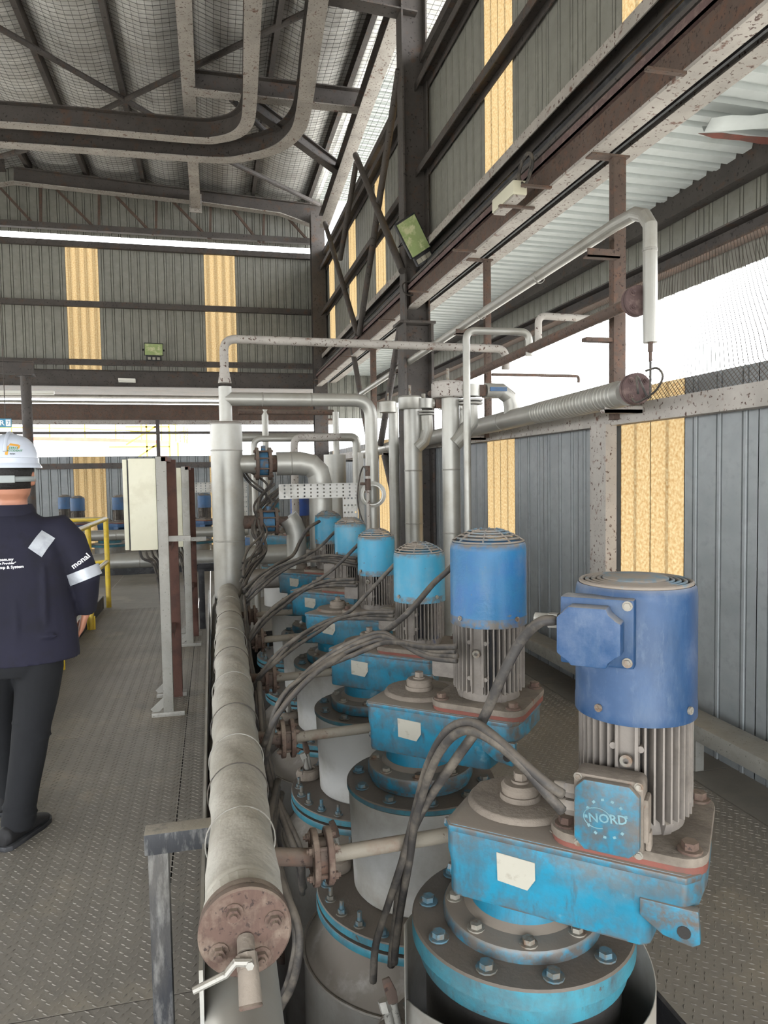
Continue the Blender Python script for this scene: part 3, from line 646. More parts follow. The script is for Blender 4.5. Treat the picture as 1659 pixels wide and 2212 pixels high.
# ------------------------------------------------------------------ gear motors
ANG = math.radians(-41)
def hexbolt_obj(name, spots, mat, parent, r, h, stud=0, ax=(0,0,1)):
    first = None
    for c in spots:
        if first is None:
            m = M(); m.bolt((0,0,0), ax, r, h, stud); first = obj(name, m, mat, parent, loc=c)
        else:
            o = first.copy(); COL.objects.link(o); o.parent = parent; o.location = c
def rpoly(cx, cy, hx, hy, r, n=5):
    out = []
    for sx, sy, a in ((1,1,0), (-1,1,90), (-1,-1,180), (1,-1,270)):
        for k in range(n+1):
            t = math.radians(a+90*k/n); out.append((cx+sx*(hx-r)+r*math.cos(t), cy+sy*(hy-r)+r*math.sin(t)))
    return out
def gear_motor(label, X, Y, big=True, cowl_mat='bright_blue', box_mat='cyan', ztop=1.33, zcowl=1.05, cowlR=.13, dome=True, cowl_box=False,
               jbox=False, detail=True, dz=0, sticker=True, ang=ANG, group=None, body='cyan', mirror=False):
    g = thing('gear_motor', label, 'motor', (X, Y, dz), ang, group)
    mx = .265
    # gearbox casing
    top = [(-.13,-.15),(-.115,-.17),(.385,-.17),(.41,-.14),(.42,-.06),(.42,.08),(.37,.165),(.02,.17),(-.05,.16),(-.13,.075)]
    low = [(-.125,-.145),(-.11,-.165),(.30,-.165),(.32,-.15),(.33,-.06),(.33,.06),(.29,.15),(.02,.165),(-.05,.155),(-.125,.07)]
    m = M(); m.ring([[(x, y, .602) for x, y in low], [(x, y, .675) for x, y in low], [(x, y, .705) for x, y in top], [(x, y, .775) for x, y in top]])
    gb = obj('gearbox', m, MAT[body], g, bevel=.008)
    m = M(); m.prism([(p[0]*1.008-.001, p[1]*1.03) for p in top], .758, .772); obj('cover_lip', m, MAT[body], gb, bevel=.003)
    m = M(); m.ring([[(.13*math.cos(t)*1.0, .125*math.sin(t), z) for t in (2*PI*k/30 for k in range(30))] for z in (.775,)] + [[(.12*math.cos(t), .115*math.sin(t), .789) for t in (2*PI*k/30 for k in range(30))]])
    obj('raised_cover', m, MAT['dusty_cast'], gb, bevel=.004)
    m = M(); m.cyl((0,0,.789),(0,0,.802),.05,n=28); m.lathe([(0.0,.802),(.045,.802),(.047,.818),(.04,.826),(0,.827)], n=28); m.cyl((0,0,.826),(0,0,.832),.022,n=20); m.cyl((0,0,.832),(0,0,.85),.0165,n=6)
    obj('shaft_cap', m, MAT['dusty_cast'], gb)
    m = M(); m.prism(rpoly(.372, -.158, .04, .012, .01), .60, .70); m2 = M()
    lug = M(); pl = [(.30,.675),(.30,.71),(.41,.71),(.414,.645),(.40,.635),(.345,.645)]
    ring = [(.385+.02*math.cos(t), .62+.02*math.sin(t)) for t in (2*PI*k/16 for k in range(16))]
    for sy in (-1,):
        mt = Matrix.Translation((0, -.155 if sy < 0 else .15, 0)) @ Matrix.Rotation(PI/2, 4, 'X')
        lug.prism(pl, 0, .02, mt)
    lo = obj('mounting_lug', lug, MAT[body], gb, bevel=.003)
    obj('lug_hole', M().cyl((.384,-.1765,.662),(.384,-.17,.662),.013,n=16), MAT['pit'], gb)
    if detail:
        hexbolt_obj('plug', [(-.131,-.13,.755), (-.128,-.12,.64)], MAT[body], gb, .011, .012, ax=(-1,0,0))
        hexbolt_obj('cover_bolt', [(.118,-.105,.777), (.095,.125,.777), (-.02,.142,.777)], MAT['bolt'], gb, .013, .013)
        # neck under the gearbox
    m = M(); m.lathe([(.185,.48),(.19,.49),(.19,.52),(.186,.526),(.14,.531),(.124,.545),(.122,.585),(.135,.604)], n=44); nk = obj('neck', m, MAT['cyan'], g)
    if detail: hexbolt_obj('neck_bolt', [(.162*math.cos(t), .162*math.sin(t), .527) for t in (PI/8+2*PI*k/8 for k in range(8))], MAT['bolt'], nk, .014, .014)
    if sticker:
        m = M(); m.add([(-.004,-.1715,.732),(.083,-.1715,.728),(.066,-.1715,.662),(-.002,-.1715,.668),(.084,-.1722,.69)], [(0,3,2,4,1)])
        m.add([(-.004,-.1705,.732),(.083,-.1705,.728),(.066,-.1705,.662),(-.002,-.1705,.668)], [(0,1,2,3)]); st = obj('paper_label', m, MAT['white_sticker'], gb, smooth=False)
    # motor mounting flange and gasket
    R1 = .128 if big else .11
    fp = rpoly(mx, 0, .16, .165, .055)
    m = M(); m.prism([(mx+(p[0]-mx)*.985, p[1]*.985) for p in fp], .768, .786); obj('gasket', m, MAT['redlead'], g)
    m = M(); m.prism(fp, .786, .806); fl = obj('motor_flange', m, MAT['dusty_cast'], g, bevel=.004)
    if detail: hexbolt_obj('flange_bolt', [(mx+sx*.125, sy*.125, .806) for sx in (-1,1) for sy in (-1,1)], MAT['rust_flange'], fl, .0165, .02)
    Rf = cowlR*.9; rb = Rf*.8; zf = .845
    m = M(); m.lathe([(rb*.99,.82),(rb*.99,zcowl+.02)], c=(mx,0,0), n=32, closed_ends=False); obj('motor_frame', m, MAT['fin_gap_shade'], g)  # frame coloured dark to put shade into the fin gaps
    m = M(); m.lathe([(rb*1.12,.806),(rb*1.08,.82),(rb,.84)], c=(mx,0,0), n=32)
    nf = 40
    for k in range(nf):
        t = 2*PI*k/nf
        q = abs(((t+PI/4) % (PI/2)) - PI/4)
        if q < .12: continue
        c, s = math.cos(t), math.sin(t); x, y = mx+c*(rb-.004), s*(rb-.004)
        m.beam((mx+c*(rb+Rf)/2, s*(rb+Rf)/2, .835), (mx+c*(rb+Rf)/2, s*(rb+Rf)/2, zcowl+.015), Rf-rb+.01, .0045, up=(-s, c, 0))
    for k in range(4):
        t = PI/2*k; c, s = math.cos(t), math.sin(t)
        for w in (-.02, .02): m.beam((mx+c*(rb+Rf)/2-s*w, s*(rb+Rf)/2+c*w, .86), (mx+c*(rb+Rf)/2-s*w, s*(rb+Rf)/2+c*w, zcowl+.01), Rf-rb+.004, .007, up=(-s, c, 0))
        m.beam((mx+c*rb*1.03, s*rb*1.03, .83), (mx+c*rb*1.03, s*rb*1.03, zcowl), .02, .05, up=(-s, c, 0))
        m.cyl((mx+c*rb, s*rb, .97), (mx+c*Rf, s*Rf, .97), .008, n=10)
        for z in (.885, zcowl-.05):
            for w in (-.028, .028): m.cyl((mx+c*rb-s*w, s*rb+c*w, z), (mx+c*Rf*.99-s*w, s*Rf*.99+c*w, z), .0075, n=8)
    for k in range(4):
        t = PI/4+PI/2*k; c, s = math.cos(t), math.sin(t); m.beam((mx+c*rb*1.05, s*rb*1.05, .806), (mx+c*rb*1.15, s*rb*1.15, .835), .02, .02)
    fh = obj('fin_housing', m, MAT['fin'], g, smooth=True)
    m = M(); t = -PI/2+.0; m.lathe([(.006,0),(.013,0),(.013,.008),(.006,.008)], c=(mx+math.cos(t)*(Rf+.002), math.sin(t)*(Rf+.002), .97), axis=(0,-1,0), n=14, closed_ends=False); obj('lifting_eye', m, MAT['bolt'], fh)
    # fan cowl
    m = M(); H = ztop
    m.lathe([(cowlR*.965, zcowl),(cowlR*1.0, zcowl),(cowlR, zcowl+.03),(cowlR*.992, zcowl+.032),(cowlR*.992, H-.03),(cowlR*.975, H-.012),(cowlR*.945, H-.005),(cowlR*.93, H-.008),(cowlR*.93, H-.05),(0,H-.052)], c=(mx,0,0), n=56, closed_ends=False)
    cw = obj('fan_cowl', m, MAT[cowl_mat], g)
    m = M()
    if dome:
        radii = [.92, .8, .67, .54, .41]
        for i, q in enumerate(radii):
            zz = H-.008+.042*(1-q**2)/.84
            m.tube([(mx+cowlR*q*math.cos(t), cowlR*q*math.sin(t), zz) for t in (2*PI*k/40 for k in range(41))], .0035, n=6, caps=False)
        m.lathe([(0,H+.028),(cowlR*.3,H+.028),(cowlR*.3,H+.036),(0,H+.037)], c=(mx,0,0), n=24)
        for k in range(8):
            t = 2*PI*k/8+.2; m.tube([(mx+cowlR*q*math.cos(t), cowlR*q*math.sin(t), H-.007+.042*(1-q**2)/.84) for q in (.93, .75, .5, .28)], .003, n=5)
    else:
        for q in (.9, .8, .7, .6):
            m.tube([(mx+cowlR*q*math.cos(t), cowlR*q*math.sin(t), H-.003+.008*(1-q)) for t in (2*PI*k/48 for k in range(49))], .0048, n=7, caps=False)
        m.lathe([(0,H-.006),(cowlR*.54,H-.006),(cowlR*.54,H+.006),(cowlR*.5,H+.009),(0,H+.010)], c=(mx,0,0), n=36)
        for k in range(4):
            t = PI/4+PI/2*k; m.beam((mx+cowlR*.94*math.cos(t), cowlR*.94*math.sin(t), H-.012), (mx+cowlR*.4*math.cos(t), cowlR*.4*math.sin(t), H-.008), .01, .004)
    obj('fan_grille', m, MAT['grille'], cw)
    obj('grille_shade_disc', M().cyl((mx,0,H-.05),(mx,0,H-.046),cowlR*.9,n=32), MAT['black'], cw)  # black disc paints in the shade inside the cowl under the grille
    if detail:
        first = None
        for k in range(4):
            t = -PI/2-.45+PI/2*k; c, s = math.cos(t), math.sin(t)
            mm = M(); mm.cyl((0,0,0), (c*.005, s*.005, 0), .0085, n=12).cyl((c*.005,s*.005,0), (c*.007,s*.007,0), .004, n=4)
            obj('cowl_screw', mm, MAT['bolt'], cw, loc=(mx+c*cowlR, s*cowlR, zcowl+.028))
    if cowl_box:
        bx = obj('terminal_box', M().bb(.135,.285,-.155,-.10,1.172,1.315), MAT['royal'], cw, bevel=.006)
        m = M(); a, b, z0, z1, ch = .138, .266, 1.18, 1.302, .024
        pl = [(a,z0+ch),(a+ch*.4,z0+ch*.7),(a+ch,z0+ch*.3),(a+ch*1.2,z0),(b-ch*1.2,z0),(b-ch,z0+ch*.5),(b-ch*.4,z0+ch),(b,z0+ch*1.2),(b,z1-ch*1.2),(b-ch*.4,z1-ch),(b-ch,z1-ch*.5),(b-ch*1.2,z1),(a+ch,z1),(a,z1-ch)]
        m.prism(pl, 0, .045, Matrix.Translation((0,-.155,0)) @ Matrix.Rotation(PI/2, 4, 'X')); obj('box_lid', m, MAT['royal'], bx, bevel=.004)
        hexbolt_obj('lid_screw', [(.272,-.156,1.303), (.272,-.156,1.186)], MAT['bolt'], bx, .007, .006, ax=(0,-1,0))
        m = M(); m.cyl((.135,-.17,1.265),(.115,-.17,1.265),.017,n=6); m.cyl((.115,-.17,1.265),(.085,-.17,1.268),.014,.011,n=14); obj('cable_gland', m, MAT['galv'], bx)
    if jbox:
        bx = obj('junction_box', M().prism(rpoly(.24,.877,.069,.078,.014), 0, .06, Matrix.Translation((0,-.13,0)) @ Matrix.Rotation(PI/2, 4, 'X')), MAT['dusty_cast'], g, bevel=.004)
        m = M(); a, b, z0, z1, ch = .176, .304, .804, .95, .02
        m.prism([(a,z0+ch),(a+ch,z0),(b-ch,z0),(b,z0+ch),(b,z1-ch),(b-ch,z1),(a+ch,z1),(a,z1-ch)], 0, .018, Matrix.Translation((0,-.19,0)) @ Matrix.Rotation(PI/2, 4, 'X'))
        ld = obj('box_lid', m, MAT[box_mat], bx, bevel=.003)
        mt = Matrix.Translation((.243,-.2085,.877)) @ Matrix.Rotation(PI/2, 4, 'X') @ Matrix.Rotation(.12, 4, 'Z')
        lettering('lettering', 'NORD', .026, MAT['emboss'], bx, mt, extrude=.0006, bold=True, align='CENTER')
        m = M(); m.tube([(.222+.027*math.cos(t), -.2085, .875+.021*math.sin(t)) for t in (2*PI*k/28 for k in range(24))], .0011, n=5)
        for k in range(12):
            t = .3+2*PI*k/13; m.beam((.24+.037*math.cos(t), -.208, .877+.036*math.sin(t)), (.24+.043*math.cos(t), -.208, .877+.041*math.sin(t)), .006, .0016, up=(0,-1,0))
        obj('raised_emblem', m, MAT['emboss'], bx, smooth=False)
        hexbolt_obj('lid_screw', [(.18,-.191,.947), (.3,-.191,.947), (.3,-.191,.807), (.18,-.191,.807)], MAT['bolt'], bx, .006, .004, ax=(0,-1,0))
        m = M()
        for z in (.905, .868):
            m.cyl((.172,-.165,z),(.15,-.165,z),.018,n=6); m.cyl((.15,-.165,z),(.125,-.165,z),.016,.013,n=16)
        obj('cable_gland', m, MAT['fin'], bx)
        m = M(); m.bb(.306,.318,-.185,-.14,.83,.92).bb(.31,.322,-.175,-.15,.81,.85); obj('side_cover', m, MAT['dusty_cast'], bx, bevel=.005)
    elif detail:
        m = M(); m.prism(rpoly(.11,.9,.045,.05,.01), 0, .05, Matrix.Translation((0,.02,0)) @ Matrix.Rotation(PI/2, 4, 'X')); bx = obj('junction_box', m, MAT['fin'], g, bevel=.003)
    return g
MY = [1.406, 2.28, 3.12, 4.0, 4.79, 5.75]
AX = [(.91-.2, y+.174) for y in MY]
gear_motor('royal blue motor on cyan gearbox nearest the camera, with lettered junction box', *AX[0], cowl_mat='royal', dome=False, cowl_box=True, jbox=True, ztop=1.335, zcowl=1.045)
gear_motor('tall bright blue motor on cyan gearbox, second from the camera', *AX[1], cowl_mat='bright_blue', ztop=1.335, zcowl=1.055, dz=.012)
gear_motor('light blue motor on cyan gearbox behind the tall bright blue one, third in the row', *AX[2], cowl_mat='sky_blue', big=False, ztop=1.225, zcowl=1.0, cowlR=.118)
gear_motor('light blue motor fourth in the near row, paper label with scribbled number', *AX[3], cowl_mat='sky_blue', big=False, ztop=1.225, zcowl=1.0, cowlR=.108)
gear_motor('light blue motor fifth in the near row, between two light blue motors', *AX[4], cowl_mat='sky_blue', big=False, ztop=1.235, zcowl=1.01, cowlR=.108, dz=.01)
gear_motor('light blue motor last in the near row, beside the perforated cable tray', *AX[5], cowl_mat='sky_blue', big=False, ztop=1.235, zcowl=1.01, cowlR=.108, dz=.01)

# ------------------------------------------------------------------ vessels under the gear motors
def vessel(label, X, Y, open_sheet=False, cock=True, dz=0):
    v = thing('heated_vessel', label, 'vessel', (X, Y, dz))
    m = M(); R = .415
    m.lathe([(R,-1.68-dz),(R,-.5),(R+.003,-.495),(R+.003,-.48),(R,-.475),(R,-.13),(R-.012,-.118),(.30,-.02),(.285,-.01),(.285,.028)], c=(-.02,0,0), n=64); b = obj('insulated_body', m, MAT['vessel'], v)
    m = M(); m.tube([(-.02+(R+.001)*math.cos(t), (R+.001)*math.sin(t), -.125) for t in (2*PI*k/64 for k in range(65))], .006, n=6, caps=False); obj('seam_bead', m, MAT['vessel'], b)
    Rf = .385
    m = M(); m.lathe([(.26,.025),(Rf,.025),(Rf+.002,.028),(Rf+.002,.050),(Rf,.053),(.3,.054)], n=72, closed_ends=False); m.lathe([(0,.024),(.3,.024)], n=24, closed_ends=False); lf = obj('lower_flange', m, MAT['cyan_flange'], v)
    m = M(); m.lathe([(0,.062),(Rf-.004,.062),(Rf,.065),(Rf,.088),(Rf-.003,.092),(0,.093)], n=72); uf = obj('cover_flange', m, MAT['cyan_flange'], v)
    m = M(); m.lathe([(0,.053),(Rf-.03,.053),(Rf-.03,.062),(0,.062)], n=48); obj('flange_gasket', m, MAT['redlead'], v)
    hexbolt_obj('stud_bolt', [(.348*math.cos(t), .348*math.sin(t), .092) for t in (2*PI*(k+.5)/24 for k in range(24)) if math.cos(t) < .75], MAT['bolt_blue'], uf, .0135, .018, stud=.03)
    if not open_sheet:
        m = M(); m.lathe([(.242,.093),(.248,.10),(.262,.44),(.262,.452),(.258,.452),(.256,.40),(.236,.093)], n=64, closed_ends=False); obj('white_jacket', m, MAT['alu_white'], v)
    else:
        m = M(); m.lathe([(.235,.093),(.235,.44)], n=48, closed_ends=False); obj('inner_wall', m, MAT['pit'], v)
        m = M(); L = []
        a0, a1, n = math.radians(-168), math.radians(150), 60
        for zz, rr in ((-.18, 0), (.385, 0)):
            L.append([((.30+.02*(1-k/n)+rr)*math.cos(a0+(a1-a0)*k/n), (.30+.02*(1-k/n)+rr)*math.sin(a0+(a1-a0)*k/n), zz + (.02*math.sin(k*.2) if zz > 0 else 0) + (.04*(k/n) if zz > 0 else 0)) for k in range(n+1)])
        m.ring(L, closed=False, cap0=False, cap1=False)
        o = obj('open_jacket_sheet', m, MAT['alu_white'], v); sd = o.modifiers.new('thick', 'SOLIDIFY'); sd.thickness = .003
    Rt = .268
    m = M(); m.lathe([(0,.448),(Rt-.005,.448),(Rt,.452),(Rt,.492),(Rt-.004,.497),(0,.499)] if open_sheet else [(0,.455),(Rt-.004,.455),(Rt,.457),(Rt,.472),(Rt-.003,.476),(0,.478)], n=64)
    if open_sheet: m.lathe([(.235,.40),(.25,.405),(.252,.448),(0,.448)], n=64)
    tf = obj('top_flange', m, MAT['cyan_flange'], v)
    zt = .499 if open_sheet else .478
    hexbolt_obj('flange_bolt', [(.23*math.cos(t), .23*math.sin(t), zt) for t in (2*PI*(k+.3)/10 for k in range(10))], MAT['bolt_blue'], tf, .016, .016)
    m = M(); m.lathe([(.18,zt),(.18,.512),(0,.512)], n=40, closed_ends=False); obj('spigot', m, MAT['cyan'], v)
    return v
names = ['nearest vessel with its pale sheet jacket sprung open under the front gearbox', 'white jacketed vessel second from the camera, blue studded flange below', 'white jacketed vessel third from the camera', 'white jacketed vessel fourth from the camera', 'white jacketed vessel fifth from the camera', 'white jacketed vessel at the far end of the near row']
for k, (x, y) in enumerate(AX): vessel(names[k], x, y, open_sheet=(k == 0))
# small capped drain cocks on the vessel flanges
def drain_cock(label, x, y, z, rz):
    t = thing('drain_cock', label, 'valve', (x, y, z), rz, 'drain cocks on the vessel flanges')
    m = M(); m.lathe([(0,0),(.055,0),(.058,.02),(.05,.04),(.035,.045),(.03,.03),(0,.03)], n=28); obj('body', m, MAT['dusty_cast'], t)
    m = M(); m.cyl((0,0,.025), (-.02,.005,.115), .013, n=14); m.cyl((-.018,0,.1), (-.024,.008,.125), .017, n=6); m.cyl((.016,0,.03), (.0,.0,.12), .01, n=12); obj('stem', m, MAT['galv'], t)
    m = M(); m.ring([[(-.015,-.008,.12),(.012,-.008,.12),(.012,.008,.12),(-.015,.008,.12)], [(-.022,-.008,.15),(.008,-.006,.15),(.008,.006,.15),(-.022,.008,.15)], [(-.03,-.004,.185),(-.01,-.004,.19),(-.01,.004,.19),(-.03,.004,.185)]]); obj('lever', m, MAT['steel_rust'], t, bevel=.003)
    m = M(); m.tube(smooth_path([(-.02,0,.1), (-.05,-.03,.09), (-.08,-.05,.05)], 4), .002, n=5); obj('wire', m, MAT['cable'], t)
for k, (x, y) in enumerate(AX[:4]): drain_cock(['drain cock beside the open jacket of the nearest vessel', 'drain cock on the second vessel flange, left of the white jacket', 'drain cock on the third vessel flange', 'drain cock on the fourth vessel flange'][k], x-.29, y+.15, .093, .3*k)

# ------------------------------------------------------------------ lagged header with blind end, taps and lower pipe
HZ, HXc = .665, .055
def hx(y): return .04 + .014*(y-1.4)
def lumpy(path, r, n=28, step=.03, jit=.004, seed=1):
    rnd = random.Random(seed); m = M(); L = []; pts = []
    for a, b in zip(path[:-1], path[1:]):
        k = max(1, int((Vector(b)-Vector(a)).length/step))
        pts += [Vector(a).lerp(Vector(b), i/k) for i in range(k)]
    pts.append(Vector(path[-1])); x = None; ph = [rnd.uniform(0, 6) for _ in range(6)]
    for i, p in enumerate(pts):
        d = (pts[min(i+1, len(pts)-1)]-pts[max(i-1, 0)]).normalized()
        if x is None: x, y, _ = frame(d)
        else: x = (x-d*x.dot(d)).normalized(); y = d.cross(x)
        s = i*step; L.append([])
        for j in range(n):
            t = 2*PI*j/n
            q = r + jit*(math.sin(s*9+2*t+ph[0]) + .7*math.sin(s*21+3*t+ph[1]) + .6*math.sin(s*5-t+ph[2]) + .5*math.sin(s*33+5*t+ph[3])) + rnd.uniform(-.25, .25)*jit
            L[-1].append(p + (x*math.cos(t)+y*math.sin(t))*q)
    return m.ring(L)
h = thing('lagged_header_pipe', 'long foil lagged header pipe running away beside the walkway', 'pipe', (0, 0, 0))
hp = obj('lagging', lumpy([(hx(1.5),1.5,HZ), (hx(5.55),5.55,HZ), (hx(5.7),5.72,HZ-.01)], .08, seed=3, jit=.003), MAT['lagging'], h, ang=2)
for i, yy in enumerate((1.78, 2.06, 2.3, 2.62, 3.05, 3.5, 3.95, 4.45, 5.0)):
    m = M(); m.tube([(hx(yy)+.086*math.cos(t), yy+.012*math.sin(t), HZ+.086*math.sin(t)) for t in (2*PI*k/32 for k in range(33))], .002, n=5, caps=False)
    obj('binding_wire', m, MAT['cable'] if i % 2 else MAT['galv'], hp)
m = M(); c = Vector((hx(1.45), 1.47, HZ))
for k in range(15):
    t = PI*(k-.5)/13; r0, r1 = .07, .082
    a = c+Vector((math.cos(t)*r0, -.045, math.sin(t)*r0)); b = c+Vector((math.cos(t)*r1, .03, math.sin(t)*r1)); m.beam(a, b, .02, .003, up=(math.cos(t), 0, math.sin(t)))
obj('torn_lagging_edge', m, MAT['lagging'], hp)
e = thing('blind_flange', 'round rusty blind flange with ball valve closing the lagged header pipe', 'flange', (hx(1.4), 1.4, HZ+.008))
obj('neck_flange', M().lathe([(.05,0),(.089,0),(.09,.003),(.09,.017),(.086,.02),(.05,.02)], c=(0,.045,0), axis=(0,-1,0), n=48), MAT['rust_flange'], e)
obj('blind_plate', M().lathe([(0,0),(.091,0),(.092,.002),(.092,.016),(.088,.02),(0,.02)], c=(0,.022,0), axis=(0,-1,0), n=48), MAT['rust_flange'], e)
obj('pipe_end', M().cyl((0,.045,0),(0,.11,0),.062,n=30), MAT['steel_rust'], e)
hexbolt_obj('flange_bolt', [(-.022,.002,.045), (.058,.002,.018), (-.052,.002,-.03), (.03,.002,-.052)], MAT['rust_flange'], e, .0135, .014, stud=.008, ax=(0,-1,0))
v = obj('ball_valve', M().cyl((0,.002,-.012),(0,-.03,-.022),.017,n=16).cyl((0,-.03,-.022),(.002,-.05,-.04),.021,n=8).cyl((.002,-.045,-.038),(.004,-.082,-.085),.02,.022,n=18), MAT['dusty_cast'], e)
obj('valve_mouth', M().lathe([(.009,0),(.021,0),(.023,.005),(.02,.008),(.012,.006),(.010,-.01)], c=(.004,-.082,-.085), axis=(.04,-.62,-.78), n=20), MAT['steel_rust'], v)
m = M(); m.ring([[(.0+dx, -.055+dy, -.018+dz) for dx, dy, dz in ((-.008,-.002,.004),(.012,-.002,.0),(.012,.002,-.012),(-.008,.002,-.008))],
    [(-.03+dx, -.06, -.018+dz) for dx, dz in ((-.006,.006),(.006,.006),(.006,-.008),(-.006,-.008))][:4],
    [(-.095, -.066, -.045), (-.093, -.072, -.045), (-.093, -.072, -.057), (-.095, -.066, -.057)]])
m = M(); m.tube([(.008,-.06,-.02), (-.022,-.063,-.012), (-.04,-.066,-.03), (-.1,-.07,-.048)], [.008,.008,.0075,.0065], n=8); m.cyl((.005,-.04,-.024),(.005,-.07,-.02),.008,n=6)
obj('lever', m, MAT['galv'], v)
# lower insulated pipe below the header
lp = thing('lower_insulated_pipe', 'smooth pale insulated pipe running right below the lagged header', 'pipe', (0,0,0))
obj('jacket', M().cyl((.03,.75,.455),(.03,1.25,.455),.082,n=40).cyl((.03,1.25,.455),(.06,6.8,.43),.083,n=40), MAT['alu'], lp)
m = M()
for yy in (1.2, 1.9, 2.9, 3.9, 4.9): m.lathe([(.083,-.012),(.086,-.01),(.086,.01),(.083,.012)], c=(.035+.004*yy, yy, .452), axis=(0,1,0), n=40, closed_ends=False)
obj('seam_band', m, MAT['alu_white'], lp)
obj('drip_tray', M().bb(-.052,-.044,1.42,6.3,.36,.60), MAT['alu_white'], lp)
for yy in (1.3, 3.3, 5.3): obj('stand', M().bb(-.0,.05,yy,yy+.05,-1.7,.38), MAT['galv'], lp, smooth=False)
# header support bracket in the foreground
b = thing('pipe_bracket', 'scuffed black square tube bracket holding the header, bottom left foreground', 'bracket', (-.165, 1.955, 0))
obj('post', M().bb(-.026,.026,-.026,.026,0,.585), MAT['worn_black'], b, bevel=.004)
obj('arm', M().bb(-.034,.15,-.03,.03,.585,.642), MAT['worn_black'], b, bevel=.004)
b2 = thing('pipe_bracket', 'black square tube bracket beside the second grey cabinet frame', 'bracket', (-.13, 7.6, 0))
obj('post', M().bb(-.03,.03,-.03,.03,0,.62), MAT['black'], b2, bevel=.004); obj('arm', M().bb(-.03,.2,-.03,.03,.62,.68), MAT['black'], b2, bevel=.004); obj('post', M().bb(.14,.2,-.03,.03,-.0,.62), MAT['black'], b2, bevel=.004)
# taps with twin flanges
TY = [1.78, 2.63, 3.44, 4.27, 5.05]
TL = ['rusty branch pipe with twin flanges nearest the camera', 'rusty branch pipe with twin flanges, second from the camera', 'rusty branch pipe with twin flanges, third from the camera', 'rusty branch pipe with twin flanges, fourth from the camera', 'rusty branch pipe with twin flanges at the far end of the header']
for k, ty in enumerate(TY):
    t = thing('branch_pipe', TL[k], 'pipe', (.1, ty, .6), 0)
    obj('stub', M().cyl((.0,0,.02),(.125,0,0),.022,n=18), MAT['steel_rust'], t)
    m = M(); ex = AX[k][0]-.1-.03; m.tube(round_path([(.165,0,0),(ex,0,.012),(ex,0,-.115)], .04, 5), .0195, n=18)
    obj('pipe', m, MAT['pipe_old'], t)
    for j, xx in enumerate((.122, .158)):
        f = obj('flange', M().lathe([(.02,0),(.068,0),(.07,.002),(.07,.014),(.068,.016),(.02,.016)], c=(xx,0,0), axis=(1,0,0), n=36), MAT['rust_flange'], t)
        hexbolt_obj('flange_bolt', [((xx if j == 0 else xx+.016), .05*math.cos(a), .05*math.sin(a)) for a in (PI/4+PI/2*q for q in range(4))], MAT['rust_flange'], f, .010, .011, stud=.006, ax=((-1 if j == 0 else 1),0,0))
    m = M()
    for a in (PI/4+PI/2*q for q in range(4)): m.cyl((.13,.05*math.cos(a),.05*math.sin(a)), (.168,.05*math.cos(a),.05*math.sin(a)), .006, n=8)
    m.cyl((.138,0,0),(.158,0,0),.045,n=24); obj('gasket', m, MAT['steel_rust'], t)

# ------------------------------------------------------------------ cables
def cable(label, pts, r=.0085, group=None, n=8):
    p = smooth_path(pts, 5); c0 = p[0].copy(); m = M(); m.tube([q-c0 for q in p], r, n=n)
    o = obj('cable', m, MAT['cable'], loc=c0, ang=3); return tag(o, label, 'cable', group)
def D(*a): return [P(x, y, D=d) for x, y, d in a]
cable('thick cable hanging from the blue cowl box of the nearest motor', D((1201,1340,1.5),(1165,1345,1.5),(1125,1385,1.53),(1085,1460,1.55),(1040,1560,1.6),(985,1640,1.66),(930,1720,1.75),(893,1790,1.82),(868,1870,1.9),(858,1960,1.95),(848,2050,2.0),(845,2085,2.02)), r=.0115)
cable('cable looping from the upper gland of the lettered junction box', D((1215,1716,1.42),(1178,1690,1.42),(1120,1640,1.46),(1060,1585,1.52),(1015,1560,1.58),(965,1580,1.64),(925,1650,1.72),(900,1740,1.8),(872,1850,1.86),(840,1950,1.92),(812,2040,1.97),(806,2120,2.0)), r=.0105)
cable('cable looping from the lower gland of the lettered junction box', D((1215,1752,1.42),(1182,1715,1.42),(1130,1655,1.45),(1065,1600,1.51),(1005,1578,1.58),(960,1610,1.64),(925,1680,1.71),(896,1780,1.8),(884,1860,1.86),(866,1960,1.93),(855,2040,1.98),(852,2080,2.0)), r=.0105)
BL = ['uppermost of the ', 'thinner second of the ', 'third from the top of the ', 'lowest of the ', 'outermost of the ']
def bundle(label, pts, n=3, sp=7, r=.0085):
    for i in range(n):
        q = [(x+sp*(i-(n-1)/2)*.6*math.sin(j*1.3+i), y+sp*(i-(n-1)/2)*math.cos(j*.8), d+.01*i) for j, (x, y, d) in enumerate(pts)]
        cable(BL[i] + label, D(*q), r=r*(1 if i != 1 else .85), group=label)
cable('thick cable from the bright blue motor sweeping down over the third gearbox', D((992,1205,2.68),(968,1232,2.66),(935,1262,2.66),(885,1320,2.55),(835,1362,2.65),(790,1388,2.68),(735,1418,2.6),(680,1455,2.55),(630,1505,2.5),(590,1560,2.45),(570,1610,2.5)), r=.011)
bundle('dusty cable bundle over the third gearbox', [(985,1412,2.2),(930,1408,2.3),(870,1388,2.45),(820,1378,2.6),(760,1398,2.6),(700,1432,2.6),(645,1478,2.55),(605,1530,2.5),(575,1590,2.5),(560,1660,2.6)], n=4, sp=10, r=.0095)
cable('cable from the third motor falling over the fourth gearbox', D((872,1200,3.5),(850,1222,3.48),(800,1275,3.5),(750,1325,3.5),(700,1345,3.5),(650,1372,3.4),(600,1412,3.35),(560,1462,3.3),(545,1500,3.35)), r=.0105)
bundle('dusty cable bundle over the fourth gearbox', [(850,1330,3.05),(790,1330,3.2),(730,1338,3.45),(690,1356,3.45),(640,1385,3.4),(595,1428,3.3),(560,1470,3.3),(545,1520,3.4)], n=3, sp=8, r=.009)
